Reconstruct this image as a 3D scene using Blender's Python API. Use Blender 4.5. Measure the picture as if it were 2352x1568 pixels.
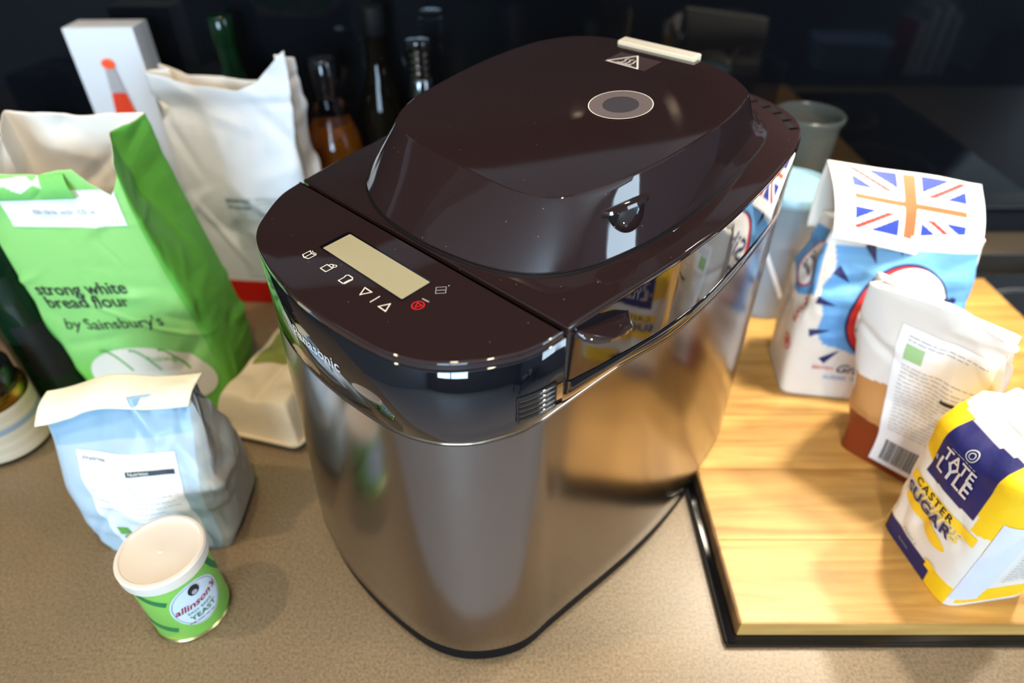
import bpy, bmesh, math, random
import numpy as np
from mathutils import Vector, Matrix
random.seed(7)
for o in list(bpy.data.objects): bpy.data.objects.remove(o)
SC = bpy.context.scene
COL = SC.collection
PI = math.pi
def lin(c):
    return tuple(((x/255.)/12.92 if x/255. <= .04045 else ((x/255.+.055)/1.055)**2.4) for x in c)

# ------------------------------------------------------------------ camera, world, lights, exposure
cd = bpy.data.cameras.new('camera'); cam = bpy.data.objects.new('camera', cd); COL.objects.link(cam)
cam.location = (0, 0, .53); cam.rotation_euler = (math.radians(90-38.7), 0, 0)
cd.sensor_width = 36; cd.lens = 36*1500/2352.; cd.clip_start = .02; cd.clip_end = 30
cd.dof.use_dof = True; cd.dof.focus_distance = .43; cd.dof.aperture_fstop = 3.4
SC.camera = cam
wd = bpy.data.worlds.new('world'); SC.world = wd; wd.use_nodes = True
bg = wd.node_tree.nodes['Background']; bg.inputs[0].default_value = (.55, .7, 1, 1); bg.inputs[1].default_value = .9
SC.view_settings.view_transform = 'Standard'; SC.view_settings.look = 'None'
SC.view_settings.exposure = 0.0; SC.view_settings.gamma = 1; SC.view_settings.use_curve_mapping = False
WARM = (1, .76, .5); COOL = (.62, .8, 1)
def spot(name, loc, target, power, col, size=.02, ang=80, blend=.6):
    l = bpy.data.lights.new(name, 'SPOT'); l.energy = power; l.color = col; l.shadow_soft_size = size
    l.spot_size = math.radians(ang); l.spot_blend = blend
    o = bpy.data.objects.new(name, l); COL.objects.link(o); o.location = loc
    o.rotation_euler = (Vector(target)-Vector(loc)).to_track_quat('-Z', 'Y').to_euler(); return o
# downlights of the room
spot('downlight_lamp', (-1.0, .15, 1.46), (-.7, .3, 0), 30, WARM, .03, 90, .5)
spot('downlight_lamp', (.1, -.35, 1.46), (.1, .3, 0), 30, WARM, .03, 100, .5)
spot('downlight_lamp', (-.25, .30, 1.46), (-.2, .4, 0), 17, WARM, .03, 90, .5)
spot('downlight_lamp', (1.05, .1, 1.46), (.6, .4, 0), 18, WARM, .03, 100, .5)
# the two lamps of the extractor hood over the hob
spot('hood_lamp', (.46, .62, .79), (.42, .52, 0), 34, (1, .90, .74), .03, 76, .7)
spot('hood_lamp', (.70, .55, .79), (.56, .36, 0), 25, (1, .90, .74), .03, 80, .7)

# ------------------------------------------------------------------ materials
def mat(name, col, rough=.5, metal=0, coat=0, spec=.5, bump=None, emis=None, trans=0, alpha=1, ior=1.45, sheen=0, vcol=False, sss=0, var=None):
    m = bpy.data.materials.new(name); m.use_nodes = True; nt = m.node_tree; b = nt.nodes['Principled BSDF']
    b.inputs['Base Color'].default_value = (*col, 1); b.inputs['Roughness'].default_value = rough
    b.inputs['Metallic'].default_value = metal; b.inputs['Coat Weight'].default_value = coat; b.inputs['Coat Roughness'].default_value = .03
    b.inputs['Specular IOR Level'].default_value = spec; b.inputs['IOR'].default_value = ior
    b.inputs['Transmission Weight'].default_value = trans; b.inputs['Alpha'].default_value = alpha
    if emis: b.inputs['Emission Color'].default_value = (*emis[0], 1); b.inputs['Emission Strength'].default_value = emis[1]
    tc = nt.nodes.new('ShaderNodeTexCoord')
    src = None
    if vcol:
        a = nt.nodes.new('ShaderNodeVertexColor'); a.layer_name = 'Col'; src = a.outputs['Color']
    if var:   # (scale, amount) procedural blotches
        n = nt.nodes.new('ShaderNodeTexNoise'); n.inputs['Scale'].default_value = var[0]; n.inputs['Detail'].default_value = 6
        nt.links.new(tc.outputs['Object'], n.inputs['Vector'])
        mr = nt.nodes.new('ShaderNodeMapRange'); mr.inputs[3].default_value = 1-var[1]; mr.inputs[4].default_value = 1+var[1]
        mr.inputs[1].default_value = .3; mr.inputs[2].default_value = .7
        nt.links.new(n.outputs['Fac'], mr.inputs[0])
        hs = nt.nodes.new('ShaderNodeHueSaturation')
        if src: nt.links.new(src, hs.inputs['Color'])
        else: hs.inputs['Color'].default_value = (*col, 1)
        nt.links.new(mr.outputs[0], hs.inputs['Value']); src = hs.outputs['Color']
    if src: nt.links.new(src, b.inputs['Base Color'])
    if bump:  # (scale, strength, distance)
        n = nt.nodes.new('ShaderNodeTexNoise'); n.inputs['Scale'].default_value = bump[0]; n.inputs['Detail'].default_value = 5
        nt.links.new(tc.outputs['Object'], n.inputs['Vector'])
        bp = nt.nodes.new('ShaderNodeBump'); bp.inputs['Strength'].default_value = bump[1]; bp.inputs['Distance'].default_value = bump[2]
        nt.links.new(n.outputs['Fac'], bp.inputs['Height']); nt.links.new(bp.outputs['Normal'], b.inputs['Normal'])
    return m
def stone_mat():
    m = mat('taupe_stone', lin((128, 111, 88)), .38); nt = m.node_tree; b = nt.nodes['Principled BSDF']
    tc = nt.nodes['Texture Coordinate']
    n = nt.nodes.new('ShaderNodeTexNoise'); n.inputs['Scale'].default_value = 420; n.inputs['Detail'].default_value = 3
    n2 = nt.nodes.new('ShaderNodeTexNoise'); n2.inputs['Scale'].default_value = 14; n2.inputs['Detail'].default_value = 6
    for q in (n, n2): nt.links.new(tc.outputs['Object'], q.inputs['Vector'])
    r = nt.nodes.new('ShaderNodeValToRGB'); e = r.color_ramp.elements
    e[0].position = .3; e[0].color = (*lin((106, 90, 69)), 1); e[1].position = .7; e[1].color = (*lin((141, 122, 94)), 1)
    nt.links.new(n.outputs['Fac'], r.inputs['Fac'])
    mr = nt.nodes.new('ShaderNodeMapRange'); mr.inputs[1].default_value = .3; mr.inputs[2].default_value = .7; mr.inputs[3].default_value = .93; mr.inputs[4].default_value = 1.06
    nt.links.new(n2.outputs['Fac'], mr.inputs[0])
    hs = nt.nodes.new('ShaderNodeHueSaturation'); nt.links.new(r.outputs['Color'], hs.inputs['Color']); nt.links.new(mr.outputs[0], hs.inputs['Value'])
    nt.links.new(hs.outputs['Color'], b.inputs['Base Color']); return m
def wood_mat(name, c0, c1):
    m = mat(name, c0, .42); nt = m.node_tree; b = nt.nodes['Principled BSDF']; tc = nt.nodes['Texture Coordinate']
    oi = nt.nodes.new('ShaderNodeObjectInfo')
    mp = nt.nodes.new('ShaderNodeMapping'); mp.inputs['Scale'].default_value = (2.2, 26, 26)
    ad = nt.nodes.new('ShaderNodeVectorMath'); ad.operation = 'ADD'
    sc = nt.nodes.new('ShaderNodeVectorMath'); sc.operation = 'SCALE'; sc.inputs[0].default_value = (7, 3, 5)
    nt.links.new(oi.outputs['Random'], sc.inputs['Scale']); nt.links.new(tc.outputs['Object'], ad.inputs[0]); nt.links.new(sc.outputs[0], ad.inputs[1])
    nt.links.new(ad.outputs[0], mp.inputs['Vector'])
    n = nt.nodes.new('ShaderNodeTexNoise'); n.inputs['Scale'].default_value = 3; n.inputs['Detail'].default_value = 7; n.inputs['Distortion'].default_value = .6
    nt.links.new(mp.outputs[0], n.inputs['Vector'])
    r = nt.nodes.new('ShaderNodeValToRGB'); e = r.color_ramp.elements; e[0].position = .28; e[0].color = (*c0, 1); e[1].position = .68; e[1].color = (*c1, 1)
    nt.links.new(n.outputs['Fac'], r.inputs['Fac'])
    n3 = nt.nodes.new('ShaderNodeTexNoise'); n3.inputs['Scale'].default_value = 9; n3.inputs['Detail'].default_value = 4
    nt.links.new(tc.outputs['Object'], n3.inputs['Vector'])
    mr = nt.nodes.new('ShaderNodeMapRange'); mr.inputs[1].default_value = .35; mr.inputs[2].default_value = .7; mr.inputs[3].default_value = .82; mr.inputs[4].default_value = 1.1
    nt.links.new(n3.outputs['Fac'], mr.inputs[0])
    ml = nt.nodes.new('ShaderNodeMath'); ml.operation = 'MULTIPLY_ADD'; ml.inputs[1].default_value = .26; ml.inputs[2].default_value = .86
    nt.links.new(oi.outputs['Random'], ml.inputs[0])
    m2 = nt.nodes.new('ShaderNodeMath'); m2.operation = 'MULTIPLY'; nt.links.new(ml.outputs[0], m2.inputs[0]); nt.links.new(mr.outputs[0], m2.inputs[1])
    hs = nt.nodes.new('ShaderNodeHueSaturation'); nt.links.new(r.outputs['Color'], hs.inputs['Color']); nt.links.new(m2.outputs[0], hs.inputs['Value'])
    nt.links.new(hs.outputs['Color'], b.inputs['Base Color']); return m
M = {}
M['stone'] = stone_mat()
M['wood'] = wood_mat('pale_board_wood', lin((170, 122, 58)), lin((214, 170, 96)))
M['wood_dark'] = wood_mat('worn_edge_wood', lin((88, 60, 34)), lin((150, 108, 60)))
M['black_glass'] = mat('black_splash_glass', (.004, .005, .007), .03, spec=.32)
M['hob_glass'] = mat('black_hob_glass', (.006, .006, .007), .06)
M['chrome'] = mat('chrome', (.75, .75, .76), .12, 1)
M['steel'] = mat('brushed_steel', (.42, .41, .40), .3, 1)
M['wall'] = mat('matt_wall_paint', lin((128, 127, 126)), .8)
M['ceiling'] = mat('ceiling_paint', lin((225, 222, 216)), .85)
M['floor'] = mat('floor_tile', lin((170, 158, 152)), .5)
M['cabinet'] = mat('dark_cabinet', lin((38, 40, 46)), .35)
M['shell'] = mat('dark_stainless', lin((150, 143, 138)), .17, 1, bump=(900, .015, .0005))
M['bead'] = mat('polished_bead', lin((165, 150, 135)), .15, 1)
M['plastic'] = mat('gloss_brown_black_plastic', lin((42, 30, 31)), .05, coat=.6, spec=.6)
def dust(m):
    nt = m.node_tree; b = nt.nodes['Principled BSDF']; tc = nt.nodes['Texture Coordinate']; v = nt.nodes.new('ShaderNodeTexVoronoi'); v.inputs['Scale'].default_value = 130
    nt.links.new(tc.outputs['Object'], v.inputs['Vector']); a = nt.nodes.new('ShaderNodeMath'); a.operation = 'LESS_THAN'; a.inputs[1].default_value = .034; nt.links.new(v.outputs['Distance'], a.inputs[0])
    sp_ = nt.nodes.new('ShaderNodeSeparateColor'); nt.links.new(v.outputs['Color'], sp_.inputs[0]); g_ = nt.nodes.new('ShaderNodeMath'); g_.operation = 'GREATER_THAN'; g_.inputs[1].default_value = .35; nt.links.new(sp_.outputs[0], g_.inputs[0])
    k = nt.nodes.new('ShaderNodeMath'); k.operation = 'MULTIPLY'; nt.links.new(a.outputs[0], k.inputs[0]); nt.links.new(g_.outputs[0], k.inputs[1])
    mx = nt.nodes.new('ShaderNodeMix'); mx.data_type = 'RGBA'; mx.inputs['A'].default_value = b.inputs['Base Color'].default_value; mx.inputs['B'].default_value = (.35, .32, .28, 1)
    nt.links.new(k.outputs[0], mx.inputs['Factor']); nt.links.new(mx.outputs['Result'], b.inputs['Base Color'])
dust(M['plastic'])
M['band'] = mat('gloss_black_plastic', lin((14, 13, 20)), .04, coat=.8, spec=.7)
M['matte_black'] = mat('matte_black', (.003, .003, .004), .6, spec=.2)
M['silver_print'] = mat('silver_print', lin((215, 215, 218)), .3, .3)
M['white_print'] = mat('white_print', lin((245, 245, 242)), .4)
M['red_print'] = mat('red_print', lin((220, 40, 45)), .4)
M['lcd'] = mat('lcd_cream', lin((172, 167, 138)), .18, coat=.4)
M['grey_rubber'] = mat('frosted_grey_ring', lin((112, 104, 106)), .35)
M['grey_disc'] = mat('smoked_disc', lin((72, 70, 78)), .2)
M['cream_plastic'] = mat('cream_plastic', lin((225, 215, 190)), .4)
M['paper'] = mat('printed_paper', (.8, .8, .8), .5, vcol=True, bump=(55, .55, .0016), spec=.4)
M['paper_gloss'] = mat('printed_foil_paper', (.8, .8, .8), .33, vcol=True, bump=(60, .3, .0012), spec=.5)
M['paper_white'] = mat('white_paper_inside', lin((232, 228, 218)), .7, bump=(80, .3, .0012))
M['label'] = mat('white_label', lin((240, 242, 245)), .5)
M['ink'] = mat('dark_ink', lin((38, 40, 44)), .5)
M['ink_grey'] = mat('grey_ink', lin((130, 134, 140)), .5)
M['ink_navy'] = mat('navy_ink', lin((28, 30, 88)), .45)
M['ink_green'] = mat('green_ink', lin((110, 175, 80)), .5)
M['ink_dkgreen'] = mat('deep_green_ink', lin((40, 120, 70)), .5)
M['ink_maroon'] = mat('maroon_ink', lin((150, 20, 65)), .45)
M['ink_red'] = mat('red_ink', lin((205, 50, 45)), .45)
M['ink_cream'] = mat('cream_ink', lin((240, 232, 214)), .5)
M['ink_yellow'] = mat('yellow_ink', lin((250, 205, 40)), .45)
M['tin_gold'] = mat('gold_tin', lin((200, 180, 120)), .25, 1)
M['lid_white'] = mat('milky_lid', lin((232, 222, 208)), .35, bump=(200, .02, .0005))
M['pulp'] = mat('moulded_pulp', lin((205, 190, 160)), .85, bump=(260, .35, .0012), var=(40, .05))
M['olive'] = mat('olive_label', lin((120, 128, 55)), .6)
M['green_glass'] = mat('dark_green_glass', (.003, .018, .006), .04)
M['jar_glass'] = mat('dark_jar', lin((40, 26, 14)), .08, coat=.5)
M['jar_label'] = mat('beige_striped_label', lin((205, 190, 160)), .6, vcol=True)
M['gold'] = mat('gold_rim', lin((190, 140, 55)), .25, 1)
M['amber'] = mat('amber_spirit', lin((120, 62, 8)), .05, trans=.3)
M['clear'] = mat('clear_bottle_glass', (.9, .93, .95), .03, trans=1, ior=1.25)
M['dark_bottle'] = mat('dark_bottle_glass', (.004, .003, .002), .05, spec=.3)
M['frost'] = mat('frosted_plastic', lin((170, 195, 208)), .3, alpha=.40)
M['dark_chrome'] = mat('dark_chrome', (.18, .18, .19), .15, 1)
M['frost_dim'] = mat('translucent_beaker', lin((96, 108, 108)), .25, alpha=.26)
M['tub_lid'] = mat('pale_blue_lid', lin((135, 170, 188)), .35)
M['tub_fill'] = mat('pink_white_filling', lin((190, 172, 190)), .7, var=(30, .15))
M['appliance'] = mat('black_appliance', (.006, .006, .008), .12, coat=.5)
M['box_white'] = mat('white_card', lin((214, 222, 232)), .5)
M['orange_print'] = mat('orange_print', lin((225, 60, 10)), .5)
M['grey_print'] = mat('grey_print', lin((170, 170, 175)), .5)
M['blue_binding'] = mat('blue_binding', lin((30, 40, 130)), .5)
M['red_binding'] = mat('red_binding', lin((150, 30, 30)), .5)
M['grey_card'] = mat('grey_card', lin((140, 150, 165)), .6)
M['lamp_on'] = mat('lit_lamp_lens', (1, 1, 1), .5, emis=((1, .8, .55), 60))
M['window_glow'] = mat('daylit_pane', (.8, .9, 1), .5, emis=((.54, .77, 1), 27.0))
M['window_glow2'] = mat('daylit_side_pane', (.8, .9, 1), .5, emis=((.66, .84, 1), 9.0))
M['frame_white'] = mat('window_frame_white', lin((210, 212, 215)), .4)

# ------------------------------------------------------------------ object helpers
def link(name, me, m=None, parent=None):
    o = bpy.data.objects.new(name, me); COL.objects.link(o)
    if m is not None:
        for q in (m if isinstance(m, (list, tuple)) else [m]): me.materials.append(q)
    if parent: o.parent = parent
    return o
def thing(name, label, cat, loc=(0, 0, 0), rz=0, group=None):
    o = bpy.data.objects.new(name, None); COL.objects.link(o); o.location = loc; o.rotation_euler = (0, 0, rz)
    o.empty_display_size = .02; o['label'] = label; o['category'] = cat
    if group: o['group'] = group
    return o
def struct(o): o['kind'] = 'structure'; return o
def mk(name, V, F, m, parent=None, smooth=True, cols=None, midx=None, sharp=None):
    me = bpy.data.meshes.new(name); me.from_pydata([tuple(map(float, v)) for v in V], [], [tuple(map(int, f)) for f in F]); me.update()
    if smooth: me.polygons.foreach_set('use_smooth', [True]*len(me.polygons))
    if smooth and sharp: me.set_sharp_from_angle(angle=math.radians(sharp))
    if cols is not None:
        ca = me.color_attributes.new('Col', 'FLOAT_COLOR', 'POINT')
        a = np.ones((len(V), 4), 'f'); a[:, :3] = cols; ca.data.foreach_set('color', a.ravel())
    if midx is not None: 
        o = link(name, me, m, parent); me.polygons.foreach_set('material_index', midx); me.update(); return o
    return link(name, me, m, parent)
def bm_obj(name, bm, m, parent=None, smooth=False, sharp=35):
    me = bpy.data.meshes.new(name); bmesh.ops.recalc_face_normals(bm, faces=bm.faces); bm.to_mesh(me); bm.free()
    if smooth:
        me.polygons.foreach_set('use_smooth', [True]*len(me.polygons)); me.set_sharp_from_angle(angle=math.radians(sharp))
    return link(name, me, m, parent)
def box(name, x0, x1, y0, y1, z0, z1, m, parent=None, bev=0, seg=2):
    bm = bmesh.new(); bmesh.ops.create_cube(bm, size=1)
    for v in bm.verts: v.co = Vector(((x0+x1)/2+v.co.x*(x1-x0), (y0+y1)/2+v.co.y*(y1-y0), (z0+z1)/2+v.co.z*(z1-z0)))
    if bev: bmesh.ops.bevel(bm, geom=bm.edges[:], offset=bev, segments=seg, affect='EDGES', profile=.7)
    return bm_obj(name, bm, m, parent, smooth=bool(bev))
def lathe(name, prof, m, parent=None, n=48, c=(0, 0), cap=True, sharp=40):
    V = []; F = []
    for r, z in prof:
        for i in range(n):
            a = 2*PI*i/n; V.append((c[0]+r*math.cos(a), c[1]+r*math.sin(a), z))
    for j in range(len(prof)-1):
        for i in range(n):
            k = (i+1) % n; F.append((j*n+i, j*n+k, (j+1)*n+k, (j+1)*n+i))
    if cap:
        if prof[0][0] > 1e-5: F.append(tuple(range(n-1, -1, -1)))
        if prof[-1][0] > 1e-5: F.append(tuple((len(prof)-1)*n+i for i in range(n)))
    return mk(name, V, F, m, parent, sharp=sharp)
def stroke(pts, w, closed=False):
    """flat ribbon along a 2-D polyline -> (verts2d, faces)"""
    p = [Vector(q) for q in pts]; n = len(p); V = []; F = []
    for i in range(n):
        a = p[(i-1) % n] if (closed or i) else None; b = p[(i+1) % n] if (closed or i < n-1) else None
        d1 = (p[i]-a).normalized() if a is not None else (b-p[i]).normalized()
        d2 = (b-p[i]).normalized() if b is not None else d1
        n1 = Vector((-d1.y, d1.x)); n2 = Vector((-d2.y, d2.x)); mm = (n1+n2)
        if mm.length < 1e-6: mm = n1
        mm.normalize(); k = w/2/max(.35, mm.dot(n1)); V += [p[i]+mm*k, p[i]-mm*k]
    for i in range(n if closed else n-1):
        j = (i+1) % n; F.append((2*i, 2*i+1, 2*j+1, 2*j))
    return [tuple(v) for v in V], F
def text2d(s, size, shear=0, bold=0, align='LEFT', space=1, res=3):
    cu = bpy.data.curves.new('t', 'FONT'); cu.body = s; cu.size = size; cu.shear = shear; cu.offset = bold*size; cu.align_x = align
    cu.resolution_u = res; cu.space_character = space
    o = bpy.data.objects.new('t', cu); COL.objects.link(o)
    dg = bpy.context.evaluated_depsgraph_get(); me = o.evaluated_get(dg).to_mesh()
    V = [(v.co.x, v.co.y) for v in me.vertices]; F = [tuple(p.vertices) for p in me.polygons]
    o.to_mesh_clear(); bpy.data.objects.remove(o); bpy.data.curves.remove(cu)
    return V, F
def merge2(items):
    V = []; F = []
    for v, f in items:
        b = len(V); V += list(v); F += [tuple(i+b for i in q) for q in f]
    return V, F
def rot2(V, ang, ox=0, oy=0, sx=1, sy=1):
    c, s = math.cos(ang), math.sin(ang)
    return [(ox+c*x*sx-s*y*sy, oy+s*x*sx+c*y*sy) for x, y in V]
def rect2(x0, x1, y0, y1, nx=1, ny=1):
    V = [(x0+(x1-x0)*i/nx, y0+(y1-y0)*j/ny) for j in range(ny+1) for i in range(nx+1)]
    F = [(j*(nx+1)+i, j*(nx+1)+i+1, (j+1)*(nx+1)+i+1, (j+1)*(nx+1)+i) for j in range(ny) for i in range(nx)]
    return V, F
def ellipse2(cx, cy, rx, ry, n=40, rings=4):
    V = [(cx, cy)]; F = []
    for k in range(1, rings+1):
        for i in range(n): a = 2*PI*i/n; V.append((cx+rx*k/rings*math.cos(a), cy+ry*k/rings*math.sin(a)))
    for i in range(n): F.append((0, 1+i, 1+(i+1) % n))
    for k in range(rings-1):
        for i in range(n): j = (i+1) % n; F.append((1+k*n+i, 1+(k+1)*n+i, 1+(k+1)*n+j, 1+k*n+j))
    return V, F
def ring2(cx, cy, r, w, n=40, ry=None):
    return stroke([(cx+r*math.cos(2*PI*i/n), cy+(ry or r)*math.sin(2*PI*i/n)) for i in range(n)], w, True)
def dense2(VF, mx=.0026):
    bm = bmesh.new(); vs = [bm.verts.new((v[0], v[1], 0)) for v in VF[0]]; bm.verts.index_update()
    for f in VF[1]:
        try: bm.faces.new([vs[i] for i in f])
        except ValueError: pass
    bmesh.ops.triangulate(bm, faces=bm.faces[:])
    for _ in range(6):
        es = [e for e in bm.edges if e.calc_length() > mx]
        if not es: break
        bmesh.ops.subdivide_edges(bm, edges=es, cuts=1); bmesh.ops.triangulate(bm, faces=[f for f in bm.faces if len(f.verts) > 3])
    bm.verts.index_update(); V = [(v.co.x, v.co.y) for v in bm.verts]; F = [tuple(v.index for v in f.verts) for f in bm.faces]; bm.free(); return V, F
def decal(name, VF, fn, m, parent, smooth=True):
    V, F = dense2(VF); P = fn(np.array([v[0] for v in V]), np.array([v[1] for v in V])); o = mk(name, P, F, m, parent, smooth)
    if name in ('fine_print', 'side_print', 'barcode'): o['kind'] = 'stuff'
    return o
def bool_cut(o, cutter):
    md = o.modifiers.new('b', 'BOOLEAN'); md.operation = 'DIFFERENCE'; md.object = cutter; md.solver = 'EXACT'
    dg = bpy.context.evaluated_depsgraph_get(); me = bpy.data.meshes.new_from_object(o.evaluated_get(dg)); o.modifiers.clear(); old = o.data; o.data = me
    bpy.data.objects.remove(cutter)
def smooth01(x): x = np.clip(x, 0, 1); return x*x*(3-2*x)

# ------------------------------------------------------------------ the room
YW = .95
struct(box('floor', -2.4, 2.4, -3.4, 1.1, -.95, -.9, M['floor']))
struct(box('ceiling', -2.4, 2.4, -3.4, 1.1, 1.5, 1.55, M['ceiling']))
struct(box('wall_back', -2.4, 2.4, YW+.006, 1.1, -.9, 1.5, M['wall']))
struct(box('trim_1', -2.29, 2.29, YW-.001, YW+.005, .0005, .74, M['black_glass']))   # black glass splashback
for i in range(3):
    x0 = (-2.0, -1.27, -.54)[i]
    wc = thing('wall_cabinet', ('dark wall cabinet at the far left above the splashback', 'dark wall cabinet in the middle of the row above the splashback', 'dark wall cabinet beside the extractor hood')[i], 'cabinet', (x0+.36, .78, .86), group='wall cabinets above the worktop')
    box('carcass', -.362, .362, -.15, .165, 0, .60, M['cabinet'], wc); box('door', -.36, -.003, -.17, -.151, .002, .598, M['cabinet'], wc, .002); box('door', .003, .36, -.17, -.151, .002, .598, M['cabinet'], wc, .002)
struct(box('wall_left', -2.4, -2.3, -3.4, 1.1, -.9, 1.5, M['wall']))
def wall_with_hole(name, axis, c0, c1, a0, a1, h0, h1, b0, b1, k0, k1):
    """wall slab with one opening; axis 'x': wall runs along x at y c0..c1"""
    bm = bmesh.new()
    for (p0, p1, q0, q1) in ((a0, b0, h0, h1), (b1, a1, h0, h1), (b0, b1, h0, k0), (b0, b1, k1, h1)):
        r = bmesh.ops.create_cube(bm, size=1)['verts']
        for v in r:
            A = (p0+p1)/2+v.co.x*(p1-p0); B = (c0+c1)/2+v.co.y*(c1-c0); Z = (q0+q1)/2+v.co.z*(q1-q0)
            v.co = Vector((A, B, Z)) if axis == 'x' else Vector((B, A, Z))
    return struct(bm_obj(name, bm, M['wall']))
wall_with_hole('wall_front', 'x', -3.4, -3.3, -2.4, 2.4, -.9, 1.5, -1.6, .1, .1, 1.25)
wall_with_hole('wall_right', 'y', 2.3, 2.4, -3.4, 1.1, -.9, 1.5, -1.15, -.40, -.1, 1.42)
w1 = struct(box('window_1', -1.6, .1, -3.37, -3.36, .1, 1.25, M['window_glow']))
for (a, b, c, d) in ((-1.6, -1.55, .1, 1.25), (.05, .1, .1, 1.25), (-1.6, .1, .1, .15), (-1.6, .1, 1.2, 1.25), (-.78, -.72, .1, 1.25)):
    box('window_frame', a, b, -3.36, -3.32, c, d, M['frame_white'], w1)
w2 = struct(box('window_2', 2.36, 2.37, -1.15, -.40, -.1, 1.42, M['window_glow2']))
for (a, b, c, d) in ((-1.15, -1.11, -.1, 1.42), (-.44, -.40, -.1, 1.42), (-1.15, -.40, -.1, -.06), (-1.15, -.40, 1.38, 1.42)):
    box('window_frame', 2.32, 2.36, a, b, c, d, M['frame_white'], w2)
# base cabinets and worktop
wt = box('worktop', -2.29, 2.29, .205, YW-.0015, -.04, 0, M['stone'], bev=.002); wt['label'] = 'taupe speckled stone worktop everything stands on'; wt['category'] = 'worktop'
for i in range(4):
    x0 = -2.28+i*1.14
    cb = thing('base_cabinet', 'dark flat fronted base cabinet, '+('leftmost', 'second from left', 'second from right', 'rightmost')[i]+' below the worktop', 'cabinet', (x0+.57, .562, -.9), group='base cabinets below the worktop')
    box('carcass', -.569, .569, -.34, .39, .0, .859, M['cabinet'], cb)
    box('door', -.56, -.004, -.36, -.341, .08, .85, M['cabinet'], cb, .002); box('door', .004, .56, -.36, -.341, .08, .85, M['cabinet'], cb, .002)

# induction hob (black glass with a steel rim) set on the worktop
hob = thing('induction_hob', 'black glass hob with thin steel trim, partly under the wooden board', 'hob', (.5525, .5665, 0))
box('glass_top', -.3755, .3755, -.3035, .247, .0003, .0045, M['hob_glass'], hob, .0015)
for a in ((-.3775, .3775, -.306, -.3032), (-.3775, .3775, .3032, .306)): box('steel_trim', a[0], a[1], a[2], a[3], .0002, .0048, M['hob_glass'] if a[2] < 0 else M['chrome'], hob, .0006)
box('steel_trim', -.3782, -.3757, -.3030, .3030, .0002, .0048, M['matte_black'], hob, .0006); box('steel_trim', .3757, .3782, -.3030, .3030, .0002, .0048, M['hob_glass'], hob, .0006)
for cx_, cy_, r in ((.17, .12, .09), (-.17, .14, .075), (.19, -.14, .075), (-.18, -.13, .09)):
    decal('zone_ring', merge2([ring2(cx_, cy_, r, .0016, 64), ring2(cx_, cy_, r-.006, .0008, 64)]), lambda x, y: np.stack([x, y, x*0+.0047], 1), M['ink_grey'], hob)
box('rear_strip', -.375, .375, .2475, .3028, .0003, .0050, mat('brushed_champagne_steel', lin((120, 105, 85)), .35, 1), hob, .001)

# wooden board: glued staves
ZB = .024
bd = thing('wooden_board', 'large worn pale wooden chopping board lying on the black hob', 'board', (.185, .2685, .0055))
ys = [0, .078, .160, .236, .341, .426, .506]
for i in range(len(ys)-1):
    bm = bmesh.new(); bmesh.ops.create_cube(bm, size=1)
    zt = .0185-.00025*(i % 2)
    for v in bm.verts: v.co = Vector((.24+v.co.x*.48, (ys[i]+ys[i+1])/2+v.co.y*(ys[i+1]-ys[i]-.0003), .0+zt/2+v.co.z*zt))
    bmesh.ops.bevel(bm, geom=[e for e in bm.edges if all(v.co.z > .01 for v in e.verts)], offset=.0007, segments=2, affect='EDGES')
    bm_obj('stave', bm, M['wood'], bd)
box('worn_edge', -.0012, -.0002, .001, .165, .0005, .0165, M['wood_dark'], bd, .0004)
for x, y in ((.03, .03), (.45, .03), (.45, .48)):
    lathe('foot', [(.006, -.0008), (.006, -.0001)], M['matte_black'], bd, 16, (x, y))
ZB = .0241

# ------------------------------------------------------------------ bread maker
BM = thing('bread_maker', 'large brown-black and dark steel bread maker standing in the middle', 'bread maker', (-.06430506, .37082345, 0), math.radians(-44.4908))
OUT = [(129,-18),(131,0),(134,33),(137,62),(140,100),(140.5,140),(138,180),(133.5,224),(127,262),(117,295),(101,317),(80,331),(50,341),(0,346),(-50,341),(-80,331),(-103,316),(-121,295),(-133,262),(-141,224),(-145,180),(-147,140),(-146,100),(-143,55),(-137,15),(-133,-4),(-127,-23),(-112,-44),(-96,-60),(-71,-71.5),(-26,-80.5),(19,-82),(64,-77.5),(89,-69),(107,-55.5),(123,-34)]
def spline(P, n, closed=True):
    P = np.array(P, float); N = len(P); out = []
    for i in range(N):
        p0, p1, p2, p3 = P[(i-1) % N], P[i], P[(i+1) % N], P[(i+2) % N]
        for k in range(n):
            t = k/n; out.append(.5*((2*p1)+(-p0+p2)*t+(2*p0-5*p1+4*p2-p3)*t*t+(-p0+3*p1-3*p2+p3)*t**3))
    return np.array(out)
RIM = spline(OUT, 12)/1000.
def zr(y): return .315+.08*y
def flare(P): return .0048+.0036*smooth01((-P[:, 1]-.0)/.05)-.0048*smooth01((P[:, 1]-.24)/.08)
def offset(P, d, closed=True):
    if closed: T = np.roll(P, -1, 0)-np.roll(P, 1, 0)
    else: T = np.gradient(P, axis=0)
    T = T/np.linalg.norm(T, axis=1)[:, None]; return P+np.stack([T[:, 1], -T[:, 0]], 1)*(d[:, None] if hasattr(d, '__len__') else d)   # CCW -> outward
def interp_x(P, y, right):
    best = None
    for i in range(len(P)):
        a, b = P[i], P[(i+1) % len(P)]
        if (a[1]-y)*(b[1]-y) <= 0 and (a[0] > 0) == right and abs(a[1]-b[1]) > 1e-9:
            t = (y-a[1])/(b[1]-a[1]); return a[0]+(b[0]-a[0])*t, i
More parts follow.
